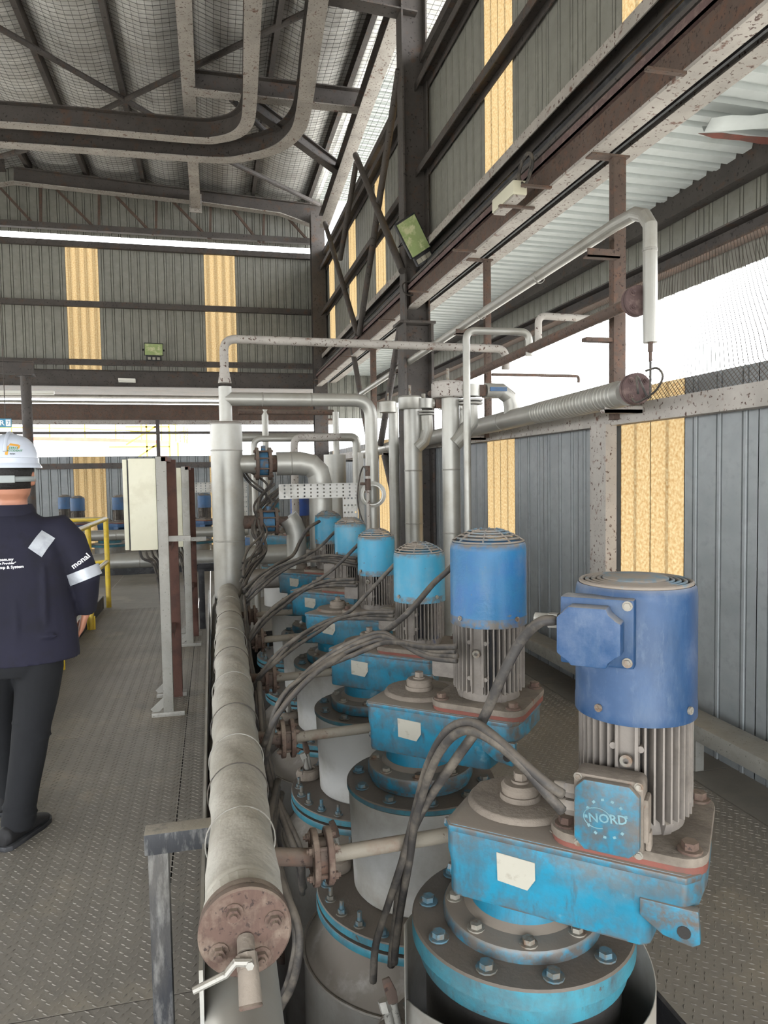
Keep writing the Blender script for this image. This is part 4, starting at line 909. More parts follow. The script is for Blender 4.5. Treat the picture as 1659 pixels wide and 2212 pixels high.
cable('cable from the fourth motor falling over the fifth gearbox', D((785,1165,4.3),(765,1185,4.28),(725,1225,4.3),(680,1258,4.3),(635,1282,4.3),(590,1315,4.2),(555,1350,4.1),(535,1385,4.1)), r=.011)
bundle('dusty cable bundle over the fifth gearbox', [(766,1258,3.9),(710,1260,4.1),(660,1275,4.3),(615,1300,4.3),(570,1335,4.2),(540,1380,4.1)], n=3, sp=7, r=.0095)
cable('cable from the fifth motor towards the tall insulated riser', D((740,1135,5.1),(722,1150,5.08),(690,1182,5.08),(650,1205,5.0),(600,1225,5.0),(560,1252,4.95),(530,1290,4.9)), r=.011)
bundle('dusty cable bundle over the last gearbox', [(770,1215,4.7),(710,1206,4.8),(650,1214,5.0),(600,1232,5.0),(560,1262,4.9),(528,1300,4.9)], n=4, sp=6, r=.01)
cable('cable from the far light blue motor terminal curving down to the bundle', D((690,1126,5.5),(665,1142,5.4),(648,1170,5.4),(632,1200,5.3),(600,1218,5.2),(560,1245,5.1),(526,1275,5.0)), r=.013)
bundle('loose cables fanning from riser foot to tray', [(525,1270,5.3),(545,1230,5.5),(570,1190,5.7),(545,1150,5.8),(560,1100,6.0),(605,1062,6.3)], n=5, sp=12, r=.012)
bundle('loose cables looping beside the tall insulated riser', [(524,1240,5.4),(552,1200,5.6),(575,1150,5.8),(550,1100,5.9),(575,1060,6.0),(545,1030,6.0),(528,1010,5.9)], n=4, sp=16, r=.01)
bundle('black cables behind the header near the second branch', [(560,1490,3.1),(575,1600,2.8),(590,1690,2.6),(610,1770,2.45),(640,1850,2.4),(655,1920,2.5)], n=4, sp=10, r=.011)
bundle('black cables hanging right of the blind flange', [(600,1700,2.6),(590,1800,2.3),(612,1900,2.1),(640,2000,2.0),(628,2100,2.0),(600,2180,2.1)], n=3, sp=14, r=.012)
bundle('thin cables running along the header', [(528,1300,4.9),(540,1400,4.0),(556,1500,3.3),(570,1600,2.9),(585,1700,2.6)], n=4, sp=8, r=.009)
# ------------------------------------------------------------------ tall riser at the end of the header and its branches
RY = 6.0
def pt(x, y, Y=RY): return P(x, y, Y=Y)
r = thing('insulated_riser', 'tall fat pale insulated riser pipe standing at the far end of the lagged header', 'pipe', (0,0,0))
a, b = pt(488, 915), pt(496, 1300); xc = a.x
R = .128
obj('jacket', M().cyl((xc+.0, RY, -1.7), (xc, RY, 1.2), R, n=40, caps=False).cyl((xc, RY, 1.2), (xc, RY, a.z), R, n=40), MAT['alu'], r)
m = M()
for z in (a.z-.22, 1.05, .35): m.lathe([(R,-.006),(R+.003,-.004),(R+.003,.004),(R,.006)], c=(xc,RY,z), n=40, closed_ends=False)
obj('seam_band', m, MAT['galv'], r)
obj('top_cap', M().lathe([(R,-.01),(R+.003,.0),(R*.95,.012),(0,.018)], c=(xc,RY,a.z), n=40), MAT['vessel'], r)
zt = pt(487, 862).z; ze = pt(487, 732).z
m = M(); m.cyl((xc,RY,a.z),(xc,RY,zt+.1),.052,n=26); obj('upper_pipe', m, MAT['alu'], r)
zr0, zr1 = pt(487, 828).z, pt(487, 790).z
obj('reducer', M().cyl((xc,RY,zr0),(xc,RY,zr1),.054,.032,n=26), MAT['steel_pale'], r)
xe = pt(1092, 745).x
obj('vent_pipe', M().tube(round_path([(xc,RY,zr1),(xc,RY,ze),(xe,RY,ze-.02),(xe,RY,ze-.2)], .1, 8), .035, n=20), MAT['steel_pale'], r)
x8 = pt(801, 880).x
obj('branch_pipe', M().tube(round_path([(xc,RY,zt),(x8,RY,zt),(x8,RY,.1)], .15, 9), .055, n=24), MAT['alu'], r)
m = M()
for q in ((xc+.3,0), (xc+.7,0)): m.lathe([(.055,-.006),(.058,-.004),(.058,.004),(.055,.006)], c=(q[0],RY,zt), axis=(1,0,0), n=30, closed_ends=False)
obj('seam_band', m, MAT['galv'], r)
# wafer valve branches leaving the riser
def valve_pair(name, label, x0, x1, z, rr, Y, mat=None):
    t = thing(name, label, 'valve', (x0, Y, z)); w = x1-x0
    for xx in (0, w-.025):
        f = obj('flange', M().lathe([(.02,0),(rr,0),(rr,.025),(.02,.025)], c=(xx,0,0), axis=(1,0,0), n=36), MAT['steel_rust'], t)
        hexbolt_obj('flange_bolt', [((xx if xx == 0 else xx+.025), rr*.82*math.cos(q), rr*.82*math.sin(q)) for q in (PI/8+PI/4*k for k in range(8))], MAT['rust_flange'], f, .012, .014, ax=((-1 if xx == 0 else 1),0,0))
    obj('valve_body', M().cyl((.03,0,0),(w-.03,0,0),rr*.72,n=24).cyl((w/2,0,0),(w/2,0,rr*1.1),.02,n=12), MAT['valve_blue'], t)
    m = M()
    for q in (PI/8+PI/4*k for k in range(8)): m.cyl((.02,rr*.82*math.cos(q),rr*.82*math.sin(q)),(w-.02,rr*.82*math.cos(q),rr*.82*math.sin(q)),.008,n=6)
    obj('tie_rods', m, MAT['steel_rust'], t); return t
p0, p1_ = pt(552, 1002), pt(586, 1002); z1 = p0.z
obj('side_branch', M().cyl((xc+.1,RY,z1),(p0.x,RY,z1),.075,n=26), MAT['alu'], r)
valve_pair('flanged_valve', 'rusty flanged valve between the tall riser and the fat mitred elbow pipe', p0.x, p1_.x, z1, .135, RY)
e = thing('mitred_pipe', 'fat silver insulated pipe with segmented mitred elbow turning down behind the cable tray', 'pipe', (0,0,0))
xa, xb = p1_.x, pt(693, 1100).x
obj('stub', M().cyl((xa,RY,z1),(pt(600,1002).x,RY,z1),.07,n=20), MAT['steel_rust'], e)
def mitre(pts, r, seg=4):
    return round_path(pts, .17, 3)
obj('jacket', M().tube(mitre([(pt(597,1002).x,RY,z1),(xb,RY,z1),(xb,RY,.1)], .1, 4), .098, n=28), MAT['alu'], e, ang=.25)
m = M(); m.lathe([(.098,-.005),(.102,0),(.098,.005)], c=(pt(628,1002).x,RY,z1), axis=(1,0,0), n=28, closed_ends=False)
m.lathe([(.098,-.005),(.102,0),(.098,.005)], c=(xb,RY,1.5), n=28, closed_ends=False); obj('seam_band', m, MAT['galv'], e)
# second lower branch
z2 = pt(570, 1127).z; q0, q1 = pt(560, 1127), pt(600, 1127)
obj('side_branch', M().cyl((xc+.1,RY,z2),(q0.x,RY,z2),.055,n=22), MAT['steel_rust'], r)
valve_pair('flanged_valve', 'lower rusty flanged valve beside the riser behind the loose cables', q0.x, q1.x, z2, .115, RY)
e = thing('mitred_pipe', 'short silver mitred elbow stub behind the last light blue motors', 'pipe', (0,0,0))
xb2 = pt(640, 1150).x
obj('stub', M().cyl((q1.x,RY,z2),(pt(622,1127).x,RY,z2),.04,n=18), MAT['steel_rust'], e)
obj('jacket', M().tube([(pt(622,1118).x,RY,z2+.03),(xb2-.03,RY,z2-.02),(xb2,RY,z2-.1),(xb2,RY,.5)], .085, n=28), MAT['alu'], e, ang=.25)
# sight glass ring
s = thing('sight_ring', 'round steel flange ring with open bore hung on the pipe behind the third motor', 'flange', tuple(pt(806, 1068, 5.8)))
obj('ring', M().lathe([(.072,-.0),(.108,0),(.108,.025),(.085,.03),(.085,.12),(.075,.12),(.072,.02)], axis=(-.25,-1,0), n=40, closed_ends=False), MAT['alu'], s)
hexbolt_obj('ring_bolt', [(.09*math.cos(q)-.0, -.028+.02*math.cos(q), .09*math.sin(q)) for q in (PI/6+PI/4*k for k in range(8))], MAT['bolt'], s, .009, .008, ax=(-.25,-1,0))
s = thing('pipe_nipple', 'thin rusty vertical pipe with coupling in front of the steel flange ring', 'pipe', (0,0,0))
a = pt(794, 1010, 5.5); m = M(); m.cyl((a.x,5.5,-1.7),(a.x,5.5,a.z),.014,n=12); obj('pipe', m, MAT['steel_pale'], s)
m = M(); m.cyl((a.x,5.5,1.45),(a.x,5.5,1.54),.023,n=8); m.cyl((a.x,5.5,1.56),(a.x,5.5,1.64),.02,n=8); m.cyl((a.x-.06,5.5,1.5),(a.x,5.5,1.5),.012,n=8); obj('coupling', m, MAT['steel_rust'], s)
cable('thin green cable looping from the coupling beside the flange ring', D((793,1018,5.4),(785,1008,5.4),(777,1030,5.45),(772,1075,5.5),(778,1110,5.5),(790,1140,5.5)), r=.006)
# perforated cable tray
tr = thing('cable_tray', 'white perforated cable tray with a corner dropping beside the last motors', 'tray', (0,0,0))
TY_ = 5.8; a = pt(602, 1046, TY_); b = pt(771, 1074, TY_); c = pt(771, 1150, TY_)
m = M(); t_ = .003
zt_, zb_, x0, x1 = a.z, b.z, a.x, b.x
def slotted(m, x0, x1, z0, z1, along_x=True):
    n = max(2, round((x1-x0 if along_x else z1-z0)/.055)); step = (x1-x0 if along_x else z1-z0)/n
    w = (z1-z0) if along_x else (x1-x0); k = 4; sl = w/(k+.6)
    for i in range(n):
        u0 = i*step
        if along_x: m.bb(x0+u0, x0+u0+step-.014, TY_, TY_+t_, z0, z1)
        else: m.bb(x0, x1, TY_, TY_+t_, z0+u0, z0+u0+step-.014)
        for j in range(k+1):
            v0 = j*w/k - .006
            lo, hi = max(0, v0), min(w, v0+.016)
            if along_x: m.bb(x0+u0+step-.014, x0+u0+step, TY_, TY_+t_, z0+lo, z0+hi)
            else: m.bb(x0+lo, x0+hi, TY_, TY_+t_, z0+u0+step-.014, z0+u0+step)
slotted(m, x0, x1, zb_, zt_); slotted(m, x1-(zt_-zb_), x1, c.z, zb_, False)
m.bb(x0, x1, TY_-.03, TY_, zt_-.003, zt_).bb(x0, x1-(zt_-zb_), TY_-.03, TY_, zb_, zb_+.003).bb(x1-.003, x1, TY_-.03, TY_, c.z, zt_)
obj('perforated_sheet', m, MAT['tray'], tr, smooth=False)
obj('upright', M().bb(x1+.02, x1+.06, TY_, TY_+.04, -1.7, zt_+.25), MAT['galv'], tr); obj('foot_plate', M().bb(x1-.02, x1+.1, TY_-.04, TY_+.08, -1.7, -1.69), MAT['galv'], tr)
tr2 = dup(tr, loc=(-.75, 3.0, .0), label='second perforated cable tray further back behind the loose cables')

# ------------------------------------------------------------------ wall side pipework
def pipe(name, label, pts, r, mat, R=0, seg=6, n=22, bands=(), cat='pipe', ang=.6):
    t = thing(name, label, cat, (0,0,0)); pth = round_path(pts, R, seg) if R else [Vector(p) for p in pts]
    obj('jacket', M().tube(pth, r, n=n), MAT[mat], t, ang=ang)
    for p, ax in bands: obj('seam_band', M().lathe([(r,-.008),(r+.003,-.006),(r+.003,.006),(r,.008)], c=p, axis=ax, n=n+6, closed_ends=False), MAT['galv'], t)
    return t
a, b = P(1360, 470, X=2.33), P(1405, 470, X=2.33); bot = P(1405, 740, X=2.33); far = P(780, 850, X=2.36)
el1 = P(1330, 485, X=2.33)
t = pipe('condensate_pipe', 'silver pipe sloping along the crane girder, then dropping through a mitred elbow', [far, el1, P(1372, 462, X=2.33), P(1392, 466, X=2.33), P(1404, 486, X=2.33), bot], .038, 'alu', bands=[(P(1404,540,X=2.33), (0,0,1)), (P(1165,600,X=2.335), far-el1), (P(1040,680,X=2.34), far-el1), (P(900,770,X=2.35), far-el1)], ang=.25)
obj('drain_nipple', M().cyl(bot, bot-Vector((0,0,.05)), .014, n=10).cyl(bot-Vector((0,0,.05)), bot-Vector((0,0,.1)), .009, n=8), MAT['steel_rust'], t)
nb = bot-Vector((0,0,.1))
f3 = P(1372, 838, X=2.3)
cable('thin hose hanging from the silver drop pipe to the lower blind flange', [nb+Vector((0,0,.02)), nb-Vector((0,.0,.1)), nb+Vector((-.01,.0,-.2)), f3+Vector((-.02,-.05,.06)), f3+Vector((-.02,-.06,-.04))], r=.006)
cable('curled hose looping round the front of the lower blind flange', [f3+Vector(q) for q in ((-.02,.06,.02),(-.02,-.03,-.08),(0,-.12,-.06),(.0,-.2,-.03),(0,-.25,.03),(0,-.2,.08),(0,-.1,.08))], r=.006)
for (px, py, lb) in ((1290, 540, 'rusty angle bracket on the thick post under the silver sloping pipe'), (1000, 712, 'rusty angle bracket under the silver sloping pipe beside the thin post'), (868, 798, 'rusty bracket under the silver sloping pipe on the big column')):
    q = P(px, py, X=2.36); o = tag(obj('pipe_bracket', M().bb(-.08,.14,-.03,.03,-.05,-.04).bb(-.08,.14,-.03,-.02,-.05,.0), MAT['steel_rust'], loc=q), lb, 'bracket')
# rusty pipe with blind flange
A = P(1350, 660, X=2.36); B = P(1093, 777, X=2.36); B2 = A+(B-A)*2.2
t = pipe('rusty_pipe', 'long rusty pipe along the opening, closed by the upper round blind flange', [A, B, B2], .034, 'steel_rust')
def blind(name, label, c, r, ax=(0,-1,0)):
    f = thing(name, label, 'flange', tuple(c)); obj('flange', M().lathe([(.03,-.028),(r,-.028),(r,-.008),(.03,-.008)], axis=ax, n=40), MAT['rust_blind'], f)
    obj('blind_plate', M().lathe([(0,-.002),(r*1.0,-.002),(r*1.0,.016),(r*.96,.02),(0,.02)], axis=ax, n=40), MAT['rust_blind'], f)
    x, y, d = frame(ax)
    hexbolt_obj('flange_bolt', [d*.02 + (x*math.cos(q)+y*math.sin(q))*r*.68 for q in (PI/4+PI/2*k for k in range(4))], MAT['rust_blind'], f, .0135, .014, stud=.01, ax=ax); return f
dd = (A-B).normalized(); blind('blind_flange', 'upper dull red blind flange on the rusty pipe in front of the silver drop pipe', P(1377, 650, X=2.3), .083, dd)
q = P(1280, 718, X=2.38); tag(obj('pipe_bracket', M().bb(-.06,.14,-.03,.03,-.06,-.035), MAT['steel_rust'], loc=q), 'rusty bracket on the thick post under the rusty pipe', 'bracket')
s1 = P(1163, 745, X=2.36); s1t = P(1166, 682, Y=s1.y)
pipe('rusty_stub', 'rusty swan neck stub rising from the rusty pipe towards the thick post', [s1, (s1.x,s1.y,s1t.z), (P(1300,680,Y=s1.y).x, s1.y, s1t.z-.01)], .026, 'steel_pale', R=.06)
# thin riser pipe with swan neck
V = P(1007, 720, X=1.86); e2 = P(1143, 760, X=2.36); V.y = e2.y; V = P(1007, 714, Y=e2.y)
pipe('thin_riser', 'slim silver riser with rusty swan neck, right of the speckled drum manifold', [(V.x, V.y, 0), (V.x, V.y, V.z), (e2.x, e2.y, V.z+.005), (e2.x, e2.y, e2.z-.03)], .027, 'alu', R=.07)
# big insulated pipe with blind flange
A = P(1355, 848, X=2.34); B = P(770, 983, X=2.42)
t = pipe('insulated_main', 'large ribbed insulated pipe along the right wall top, closed by the lower blind flange', [A, B], .075, 'alu', n=30, bands=[(A.lerp(B, k/10), B-A) for k in (.35, 1.2, 2.2, 3.5, 5, 7)])
m = M()
for k in range(26): m.lathe([(.075,-.004),(.0785,0),(.075,.004)], c=A.lerp(B, .01+.0052*k), axis=B-A, n=30, closed_ends=False)
if 0: m.lathe([(.075,-.004),(.0775,0),(.075,.004)], c=A, axis=B-A, n=30, closed_ends=False)
obj('wrap_ridges', m, MAT['alu'], t)
blind('blind_flange', 'lower round dull red blind flange closing the large insulated pipe', P(1374, 840, X=2.32), .088, A-B)
for yy in (3.9, 6.45, 9.6, 12.4): tag(obj('pipe_bracket', M().bb(-.16,.1,-.03,.03,0,.02).bb(-.16,.1,-.03,-.02,.0,.04), MAT['steel_pale'], loc=(2.46, yy, A.lerp(B, (yy-A.y)/(B.y-A.y)).z-.098)), {3.9:'pale bracket under the large insulated pipe near its blind flange',6.45:'pale bracket under the large insulated pipe at the thin rusted post',9.6:'pale bracket under the large insulated pipe past the big column',12.4:'pale bracket under the far end of the large insulated pipe'}[yy], 'bracket')
# mitred risers from the main
def main_at(px):
    best = None
    for k in range(400):
        p = A.lerp(B, k/399); 
        v = p-Vector((0,0,CAM_Z)); x = IW/2+F_PX*v.dot(c_r)/v.dot(c_f)
        if best is None or abs(x-px) < best[0]: best = (abs(x-px), p)
    return best[1]
def manifold(label, px_riser, px_main, y_top, rr, drum_r, lb2, Y=None, long=True):
    mp = main_at(px_main); Y = mp.y
    zt = P(px_main, y_top, Y=Y).z
    e = thing('mitred_pipe', lb2, 'pipe', (0,0,0))
    xr = P(px_riser, 900, Y=Y).x; xs = mp.x - (mp.x-xr)*.42
    obj('jacket', M().tube([(xs, Y, zt), (mp.x-.09, Y, zt), (mp.x-.02, Y, zt-.05), (mp.x, Y, zt-.12), (mp.x, Y, mp.z+.02)], .062, n=26), MAT['alu'], e, ang=.25)
    v = thing('steam_trap_valve', 'small brass brown valve with lever on the ' + label, 'valve', (xs-.085, Y, zt))
    obj('body', M().cyl((-.0,0,0),(.085,0,0),.035,n=8).bb(.015,.075,-.04,.04,-.045,.045), MAT['steel_rust'], v); obj('lever', M().tube([(.045,-.03,-.055),(.1,-.05,-.062),(.16,-.05,-.05)], .005, n=6), MAT['bolt'], v)
    obj('handle_tag', M().bb(.1,.24,-.075,-.066,-.01,.022), MAT['navy'], v)
    d = thing('separator_drum', 'flat round drum head on the ' + label, 'drum', (xr, Y, zt))
    obj('drum', M().lathe([(0,-.06),(drum_r*.94,-.06),(drum_r,-.05),(drum_r,.05),(drum_r*.9,.065),(0,.07)], n=36), MAT['steel_pale'] if long else MAT['alu'], d)
    obj('outlet', M().cyl((drum_r*.6,0,0),(xs-.08-xr,0,0),.05,n=22), MAT['alu'], d)
    obj('second_drum', M().lathe([(0,-.05),(drum_r*.7,-.05),(drum_r*.7,.04),(0,.05)], c=(drum_r*1.2,-.03,0), n=28), MAT['alu'], d)
    m = M(); m.cyl((0,0,.07),(0,0,.17),.012,n=8).cyl((drum_r*1.2,0,.05),(drum_r*1.2,0,.09),.02,n=8); obj('vent', m, MAT['bolt'], d)
    m = M(); m.lathe([(0,-.09),(drum_r*.75,-.09),(drum_r*.75,-.075),(0,-.075)], c=(drum_r*1.25,-.06,0), n=28).lathe([(0,-.115),(drum_r*.75,-.115),(drum_r*.75,-.1),(0,-.1)], c=(drum_r*1.25,-.06,0), n=28); obj('flange_pair', m, MAT['galv'], d)
    r = thing('insulated_riser', 'silver insulated riser below the ' + label, 'pipe', (xr+rr*.3, Y, 0))
    obj('jacket', M().cyl((0,0,0),(0,0,zt-.06),rr,n=30), MAT['alu'], r)
    m = M()
    for z in (1.1, 1.6): m.lathe([(rr,-.006),(rr+.003,-.004),(rr+.003,.004),(rr,.006)], c=(0,0,z), n=30, closed_ends=False)
    obj('seam_band', m, MAT['galv'], r)
    obj('elbow', M().tube([(rr*.2,-.05,zt-.42),(rr*1.0,-.06,zt-.36),(drum_r*1.25-.02,-.06,zt-.26),(drum_r*1.25-rr*.3,-.06,zt-.12)], .06, n=20), MAT['alu'], r, ang=.25)
manifold('speckled drum manifold nearest the camera', 968, 1105, 845, .07, .13, 'silver mitred pipe dropping from the near manifold onto the large insulated pipe')
manifold('pale drum manifold left of the speckled one', 886, 1003, 872, .085, .11, 'silver mitred pipe dropping from the second manifold onto the large insulated pipe', long=False)
q = P(838, 878, Y=8.2); d = thing('separator_drum', 'small flat drum on a slim riser, leftmost of the three drum heads', 'drum', tuple(q))
obj('drum', M().lathe([(0,-.07),(.1,-.07),(.1,.05),(.09,.06),(0,.062)], n=30), MAT['alu'], d); obj('vent', M().cyl((0,0,.06),(0,0,.16),.01,n=8), MAT['bolt'], d); obj('riser', M().cyl((.09,.1,-q.z),(.09,.1,.0),.06,n=22), MAT['alu'], d)
# thin rods in the opening
q = P(1018, 808, X=2.5); w = P(1252, 808, X=2.5)
a_ = P(1018,809,Y=6.5); b_ = P(1245,809,Y=6.5)
a_ = P(1063, 809, X=2.5); b_ = Vector((P(1250, 809, Y=a_.y).x, a_.y, a_.z))
tag(obj('outrigger_rod', M().tube(round_path([a_, b_, b_-Vector((-.0,0,.06))], .03, 4), .014, n=8), MAT['steel_rust']), 'thin horizontal rusty rod with a hooked end crossing the white opening', 'rod')

# ------------------------------------------------------------------ second pump group behind the riser
def small_motor(label, x, y, z0, cm, s=1.0):
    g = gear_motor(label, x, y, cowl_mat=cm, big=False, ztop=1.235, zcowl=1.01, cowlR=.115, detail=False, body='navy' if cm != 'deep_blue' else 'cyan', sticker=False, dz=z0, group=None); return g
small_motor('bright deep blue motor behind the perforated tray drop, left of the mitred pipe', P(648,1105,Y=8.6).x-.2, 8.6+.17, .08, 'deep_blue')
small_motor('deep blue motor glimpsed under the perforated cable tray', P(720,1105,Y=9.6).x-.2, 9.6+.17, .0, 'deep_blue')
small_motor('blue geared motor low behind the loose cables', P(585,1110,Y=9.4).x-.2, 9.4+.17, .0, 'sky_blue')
for k, (x, y) in enumerate(((P(648,1105,Y=8.6).x-.2, 8.77), (P(720,1105,Y=9.6).x-.2, 9.77), (P(585,1110,Y=9.4).x-.2, 9.57))):
    t = thing('pump_pedestal', ['round white jacketed pedestal under the bright deep blue motor', 'round white jacketed pedestal under the motor behind the cable tray', 'round white jacketed pedestal under the low blue motor behind the loose cables'][k], 'pedestal', (x, y, 0))
    obj('jacket', M().lathe([(.24,0),(.24,.44),(0,.44)], n=40), MAT['alu_white'], t); obj('flange', M().lathe([(.26,.44),(.26,.475),(0,.48)], n=40).lathe([(.185,.48),(.185,.52)], n=30, closed_ends=False), MAT['cyan_flange'], t)
# overhead crossing pipes in the middle distance
def xp(x0, x1, y, Y, r, mat, label, R=0, drops=()):
    legs = []; a, b = P(x0, y, Y=Y), P(x1, y, Y=Y); z = a.z; pts = [(a.x,Y,z),(b.x,Y,z)]
    for xx in (a.x+.06, b.x-.06): legs.append((xx, Y, z-r))
    if 'l' in drops: pts = [(a.x,Y,0)] + pts
    if 'r' in drops: pts = pts + [(b.x,Y,z-.9)]
    t = pipe('crossing_pipe', label, pts, r, mat, R=.09 if drops else 0, n=16)
    if z < .8:
        for q in legs: obj('support', M().bb(q[0]-.02,q[0]+.02,Y-.02,Y+.02,-1.7 if Y < 7.35 else 0,q[2]), MAT['steel_dark'], t, smooth=False)
xp(515, 720, 890, 9.0, .035, 'steel_rust', 'rusty horizontal pipe crossing right of the riser below the dark canopy')
xp(520, 770, 945, 9.2, .055, 'alu', 'silver horizontal pipe crossing in the opening with a turned down right end', drops='r')
xp(548, 700, 948, 8.0, .035, 'alu', 'thinner silver pipe with a left leg standing in front of the opening', drops='l')
xp(635, 735, 945, 7.6, .04, 'steel_pale', 'short pale pipe linking two uprights above the fat mitred pipe', drops='l')
for px, y0, Y, r, lb in ((572, 885, 9.0, .04, 'slim pale upright pipe right of the riser below the rusty crossing pipe'), (725, 890, 8.4, .038, 'slim pale upright pipe standing on the silver cylinder behind the tray')):
    q = P(px, y0, Y=Y); pipe('upright_pipe', lb, [(q.x,Y,0),(q.x,Y,q.z)], r, 'alu', n=14)
q = P(723, 982, Y=8.4); t = thing('insulated_cylinder', 'short fat silver cylinder standing behind the right end of the cable tray', 'cylinder', (q.x, 8.4, 0)); obj('jacket', M().cyl((0,0,0),(0,0,q.z),.13,n=30), MAT['alu'], t)
xp(520, 640, 1200, 7.4, .1, 'alu', 'fat silver horizontal pipe low behind the riser foot')
xp(520, 640, 1252, 7.2, .1, 'vessel', 'dusty horizontal pipe lowest behind the riser foot')
# far row along the back wall
for i, (px, lb) in enumerate(((141, 'dark blue motor in the far row, left one beside the helmet'), (168, 'dark blue motor in the far row just in front of the amber sheet'), (258, 'dark blue motor in the far row, left of the cream cabinet'), (442, 'dark blue motor in the far row, right of the second cabinet'), (40, 'dark blue motor in the far row hidden behind the man'))):
    YF = 13.4 if px != 141 else 14.4
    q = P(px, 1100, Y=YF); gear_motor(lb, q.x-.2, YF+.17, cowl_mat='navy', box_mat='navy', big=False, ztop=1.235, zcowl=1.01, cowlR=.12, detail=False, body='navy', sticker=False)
    t = thing('pump_pedestal', ['far white pedestal with cyan flange, leftmost pair', 'far white pedestal with cyan flange before the amber sheet', 'far white pedestal with cyan flange left of the cream cabinet', 'far white pedestal with cyan flange right of the second cabinet', 'far white pedestal behind the man'][i], 'pedestal', (q.x-.2, YF+.17, 0))
    obj('jacket', M().lathe([(.26,0),(.26,.42),(0,.42)], n=32), MAT['alu_white'], t); obj('flange', M().lathe([(.36,.36),(.36,.4),(.1,.4)], n=32).lathe([(.2,.42),(.2,.515),(0,.515)], n=24), MAT['cyan_flange'], t)
pipe('far_main_pipe', 'thin silver horizontal pipe along the far pump row, the upper one', [(-9, 12.9, .6), (.6, 12.9, .6)], .09, 'alu', bands=[((x, 12.9, .6), (1,0,0)) for x in (-2.6, -1.6, -.7)])
pipe('far_main_pipe', 'fat silver horizontal pipe along the far pump row, the lower one', [(-9, 12.6, .17), (.6, 12.6, .17)], .15, 'alu', bands=[((x, 12.6, .17), (1,0,0)) for x in (-2.2, -1.2, -.3)])
tag(obj('kerb', M().bb(-9, .9, 12.2, 12.3, 0, .1), MAT['black']), 'black kerb strip in front of the far pump row', 'kerb')
# tank and railings outside
TX, TYY, TR = -11.5, 47, 9.5
tk = thing('storage_tank', 'huge white storage tank outside beyond the back opening', 'tank', (TX+.6, TYY, -3))
TH = 6.55
obj('shell', M().lathe([(TR,0),(TR,TH-.5),(TR+.05,TH-.5),(TR+.05,TH),(TR,TH)], n=80, closed_ends=False), MAT['white_far'], tk)
obj('roof', M().lathe([(TR,TH),(TR*.5,TH+.5),(0,TH+.75)], n=80, closed_ends=False), MAT['white_far'], tk)
obj('rim_band', M().lathe([(TR+.06,TH-.12),(TR+.1,TH-.12),(TR+.1,TH+.06),(TR+.06,TH+.06)], n=80, closed_ends=False), MAT['red_far'], tk)
rl = thing('tank_railing', 'yellow guard rail round the top of the white tank', 'railing', (TX+.6, TYY, -3+TH))
for z in (.5, 1.05): obj('rail', M().tube([((TR)*math.cos(t), TR*math.sin(t), z) for t in (2*PI*k/64 for k in range(65))], .035, n=6), MAT['yellow_far'], rl)
pm = obj('post', M().cyl((0,0,0),(0,0,1.05),.04,n=6), MAT['yellow_far'], rl, loc=(TR,0,0))
for k in range(1, 36):
    t = 2*PI*k/36; o = pm.copy(); COL.objects.link(o); o.parent = rl; o.location = (TR*math.cos(t), TR*math.sin(t), 0)
q = P(345, 985, Y=38)
st = thing('access_stair', 'yellow stair tower on the right side of the white tank', 'stair', (q.x, 38, 2.2))
for i, (a, b) in enumerate((((-1.6,0,0),(0,0,1.1)), ((-1.6,0,1.0),(0,0,2.0)), ((0,0,-5.2),(0,0,2.4)), ((-.6,0,-5.2),(-.6,0,2.4)), ((.5,0,-5.2),(.5,0,2.4)), ((-1.6,0,1.9),(.5,0,1.9)), ((-2.4,0,.9),(.5,0,.9)), ((.9,0,-5.2),(.9,0,1.1)))):
    obj('stair_rail', M().beam(a, b, .09, .09), MAT['yellow_far'], st, smooth=False)
q = P(661, 968, Y=60); rb = thing('red_vessel_top', 'tiny red and white boat cabin far outside the back opening', 'boat', (q.x, 60, q.z-.6))
obj('hull', M().prism([(-1.6,0),(-1.2,-.35),(1.2,-.35),(1.7,.1)], -.5, .5, Matrix.Rotation(PI/2, 4, 'X')), MAT['red_far'], rb); obj('cabin', M().bb(-.5,.6,-.4,.4,.05,.8), MAT['white_far'], rb); obj('mast', M().cyl((.2,0,.8),(.2,0,1.8),.05,n=6), MAT['red_far'], rb)
zb = -(q.z-.6)-3
for xx in (-1.1, 1.1): obj('cradle_leg', M().bb(xx-.1,xx+.1,-.1,.1,zb,-.35), MAT['white_far'], rb)
